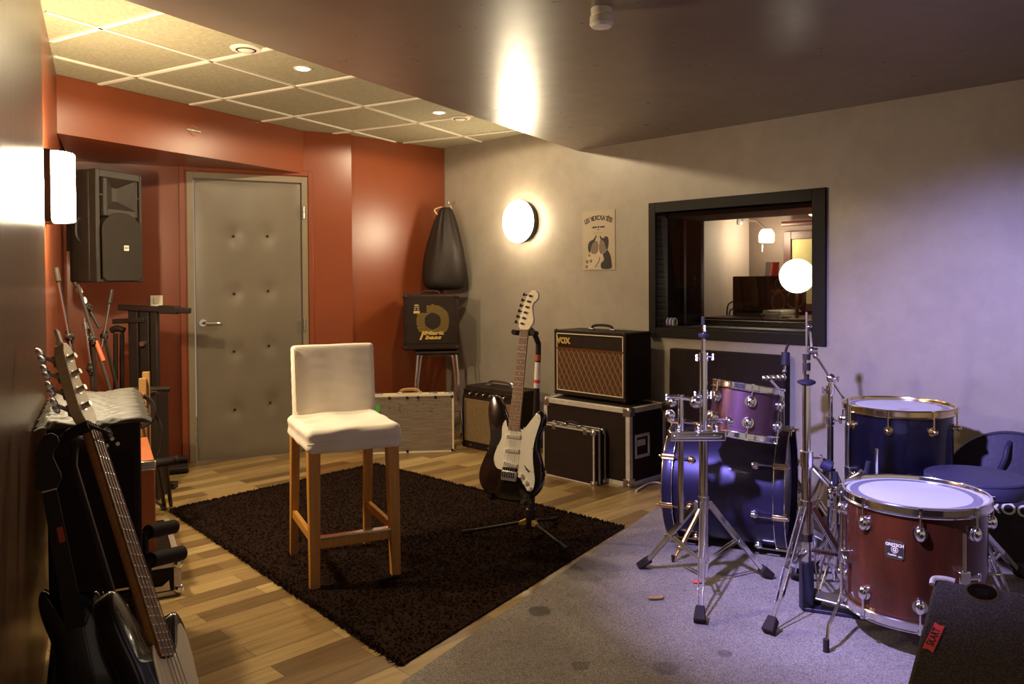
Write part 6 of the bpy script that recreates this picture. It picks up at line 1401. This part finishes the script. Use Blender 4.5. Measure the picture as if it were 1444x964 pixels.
b = MB(); b.tube([(0.012, 0.0, 0.13), (cw - 0.01, 0.0, 0.13)], 0.012, 10); lb = b.build('lower_bar', M['blackmetal'], t)
b = MB(); b.tube([(cw * 0.45, 0.0, 0.13), (cw * 0.6, 0.0, 0.13)], 0.0155, 12); b.build('tape_band', M['tape_o'], lb)
iv = t.matrix_basis.inverted()
for (a_, c_) in (((186, 753, 2.56), (246, 742, 2.70)), ((197, 792, 2.42), (257, 779, 2.56))):
    p, q = iv @ at_y(*a_), iv @ at_y(*c_); p.x = max(p.x, cw + 0.02)
    b = MB(); b.cyl(p, q, 0.0235, n=16); ar = b.build('foam_arm', M['rubber'], t, bevel=0.003)
    b = MB(); b.tube([(cw + 0.012, p.y, 0.29), (cw + 0.012, p.y, p.z), p + Vector((0.01, 0, 0))], 0.011, 12); b.build('arm_core', M['blackmetal'], ar)
# ---- bass guitar in the foreground
Nn, Ee = at_y(128, 600, 1.96), at_y(233, 925, 1.75); ax2 = (Nn - Ee).normalized(); sB = (Nn - Ee).length / 0.592
vv = (EYE - Nn.lerp(Ee, 0.5)).normalized(); vv = (vv - ax2 * vv.dot(ax2)).normalized(); ww = ax2.cross(vv); ww = -ww if ww.x < 0 else ww; nb = vv * math.cos(1.14) + ww * math.sin(1.14); xb = ax2.cross(nb); O2 = Ee - ax2 * 0.272 * sB
B4 = frame(O2, xb, y=ax2) @ Matrix.Scale(sB, 4)
t = thing('bass_guitar', 'black bass guitar with cream pickguard and long maple neck in the left foreground', 'guitar', M4=B4)
ol = [(x * 1.06, y * 1.06 + 0.072) for x, y in strat_outline()]
b = MB(); rounded_body(b, ccw(ol), -0.045, 0.0, 0.008, None); b.build('body', M['gloss'], t, angle=50)
pg2 = [(-40, 300), (-58, 270), (-66, 220), (-80, 160), (-70, 110), (-40, 90), (60, 86), (100, 60), (126, 66), (128, 110), (112, 160), (116, 220), (128, 270), (132, 320), (118, 345), (96, 330), (74, 300), (50, 276), (30, 268), (-30, 268)]
b = MB(); b.prism(ccw([(p.x / 1000, p.y / 1000) for p in spline([(x, y, 0) for x, y in pg2], 3, True)]), 0.0, 0.0025); b.build('pickguard', M['cream'], t)
for (y, x) in ((0.145, 0.018), (0.175, -0.018)): b = MB(); b.box((x, y, 0.007), (0.056, 0.030, 0.012)); b.build('pickup', M['ink'], t, bevel=0.004)
b = MB(); b.box((0, 0.0, 0.008), (0.08, 0.05, 0.014)); b.build('bridge', M['steel'], t, bevel=0.002)
for (x, y) in ((0.075, 0.075), (0.10, 0.05)): b = MB(); b.cyl((x, y, 0.0), (x, y, 0.02), 0.011, n=14); b.build('knob', M['steel'], t)
neck(t, 0.864, 0.041, 0.062, 0.272, 20, M['maple_dark'], M['rosewood'], 4, th=0.026, dots=(3, 5, 7, 9, 12, 15, 17, 19), scr=0.0014, fw=0.0028)
hb = [(-21, 866), (-30, 882), (-38, 900), (-36, 960), (-32, 1020), (-26, 1075), (-12, 1105), (6, 1112), (22, 1100), (26, 1080), (18, 1050), (16, 1010), (24, 960), (34, 920), (36, 896), (26, 876), (21, 866)]
b = MB(); b.prism(ccw([(x / 1000, y / 1000) for x, y in hb]), -0.022, 0.004); hd2 = b.build('headstock', M['maple'], t, bevel=0.002)
for k in range(4):
    x, y = (-12 + k * 1.5) / 1000, (915 + k * 48) / 1000
    b = MB(); b.cyl((x, y, 0.002), (x, y, 0.022), 0.0075, n=14); b.cyl((x, y, 0.002), (x, y, 0.005), 0.012, n=16); b.build('tuning_post', M['steel'], hd2)
    b = MB(); b.cyl((x - 0.016, y, -0.026), (x - 0.055, y + 0.004, -0.028), 0.005, n=10); b.sphere((x - 0.068, y + 0.012, -0.028), 0.014, 12, sc=(1.1, 0.9, 0.35)); b.sphere((x - 0.068, y - 0.008, -0.028), 0.014, 12, sc=(1.1, 0.9, 0.35)); b.box((x, y, -0.024), (0.035, 0.03, 0.012)); b.build('tuning_key', M['steel'], hd2)
tagp = B4 @ Vector((-0.012, 1.108, 0.0)); b = MB(); b.box((0, 0, 0.010), (0.020, 0.008, 0.040)); b.box((0.0, 0, -0.012), (0.030, 0.014, 0.008)); o = b.build('tuner_clip', M['cream'], bevel=0.002); o.matrix_basis = B4 @ T((-0.010, 1.118, -0.004)) @ RX(-PI / 2) @ RZ(0.1); tag(o, 'small cream clip on the tip of the bass guitar headstock', 'clip')
# neck yoke on its pole behind the bass
yk = B4 @ Vector((0, 0.850, -0.05)); ft_ = yk + (-ax2) * ((yk.z - 0.03) / ax2.z) - nb * 0.03; ft_.z = 0.03
t = thing('guitar_stand', 'black guitar stand with padded yoke behind the bass guitar neck', 'guitar stand', (ft_.x, ft_.y, 0))
b = MB(); b.tube([ft_, ft_.lerp(yk, 0.94) - nb * 0.02, yk], 0.012, 12); b.build('pole', M['blackmetal'], t, world=True)
b = MB()
for sg in (-1, 1): b.tube(spline([B4 @ Vector(p) for p in ((0, 0.850, -0.05), (sg * 0.032, 0.850, -0.046), (sg * 0.046, 0.847, -0.020), (sg * 0.044, 0.845, 0.018))], 5), 0.014, 10)
b.build('neck_cradle', M['rubber'], t, world=True)
b = MB(); b.tube(spline([B4 @ Vector((-0.046, 0.846, 0.016)), B4 @ Vector((0, 0.83, 0.03)), B4 @ Vector((0.046, 0.846, 0.016))], 6), 0.004, 8); b.build('retaining_strap', M['rubber'], t, world=True)
for k in range(3): a = 0.5 + k * 2.094; b = MB(); b.tube([ft_ + Vector((0, 0, 0.05)), (ft_.x + 0.15 * math.cos(a), ft_.y + 0.15 * math.sin(a), 0.011)], 0.010, 8); b.build('leg', M['blackmetal'], t, world=True)
# ---- dark guitar hanging in the rack
Hn, Hb = at_y(70, 692, 2.03), at_y(107, 885, 2.00); ax3 = (Hn - Hb).normalized(); L3 = (Hn - Hb).length / 0.455
n3 = Vector((0.35, -0.9, 0.25)); n3 = (n3 - ax3 * n3.dot(ax3)).normalized(); x3 = ax3.cross(n3); D4 = frame(Hb - ax3 * 0.193 * L3, x3, y=ax3) @ Matrix.Scale(L3, 4)
t = thing('electric_guitar', 'black electric guitar with dark neck half hidden in the rack at the lower left', 'guitar', M4=D4)
b = MB(); rounded_body(b, ccw([(x * 0.62, y) for x, y in strat_outline()]), -0.045, 0.0, 0.008, None); b.build('body', M['gloss'], t, angle=50)
neck(t, 0.648, 0.043, 0.057, 0.193, 0, M['blackmetal'], M['blackmetal'], 6, scr=0.0006, sm='blackmetal')
b = MB(); b.prism(ccw([(x / 1000, y / 1000) for x, y in hs]), -0.012, 0.003); b.build('headstock', M['blackmetal'], t, bevel=0.0015)
b = MB(); b.box((0.01, 0.50, 0.010), (0.018, 0.05, 0.004)); b.build('price_tag', M['tape_o'], t)
# ================================================================ LIGHT AND CAMERA
w = bpy.data.worlds.new('World'); SC.world = w; w.use_nodes = True
w.node_tree.nodes['Background'].inputs['Color'].default_value = (0.66, 0.52, 0.40, 1); w.node_tree.nodes['Background'].inputs['Strength'].default_value = 0.32
l = bpy.data.lights.new('stage_spot', 'SPOT'); l.energy = 560; l.color = (0.44, 0.40, 1.0); l.spot_size = math.radians(64); l.spot_blend = 0.85; l.shadow_soft_size = 0.05
lo = bpy.data.objects.new('stage_spot', l); COL.objects.link(lo); lo.location = (-0.25, 1.95, 2.14)
tgt = Vector((1.88, 3.40, 0.28)); lo.rotation_euler = (tgt - lo.location).to_track_quat('-Z', 'Y').to_euler()
cam = bpy.data.cameras.new('camera'); co = bpy.data.objects.new('camera', cam); COL.objects.link(co)
cam.sensor_width = 36.0; cam.lens = F_PX / 1444 * 36.0; cam.shift_y = (CY - 482.0) / 1444.0; cam.clip_start = 0.02
m = Matrix.Identity(4)
for i, a in enumerate((_R, _U, -_F)): m[0][i], m[1][i], m[2][i] = a
m.translation = EYE; co.matrix_world = m; SC.camera = co
SC.view_settings.view_transform = 'Standard'; SC.view_settings.look = 'None'; SC.view_settings.gamma = 1.0; SC.view_settings.use_curve_mapping = False
SC.view_settings.exposure = 0.6
SC.cycles.use_denoising = True; SC.cycles.max_bounces = 8; SC.cycles.sample_clamp_indirect = 6.0
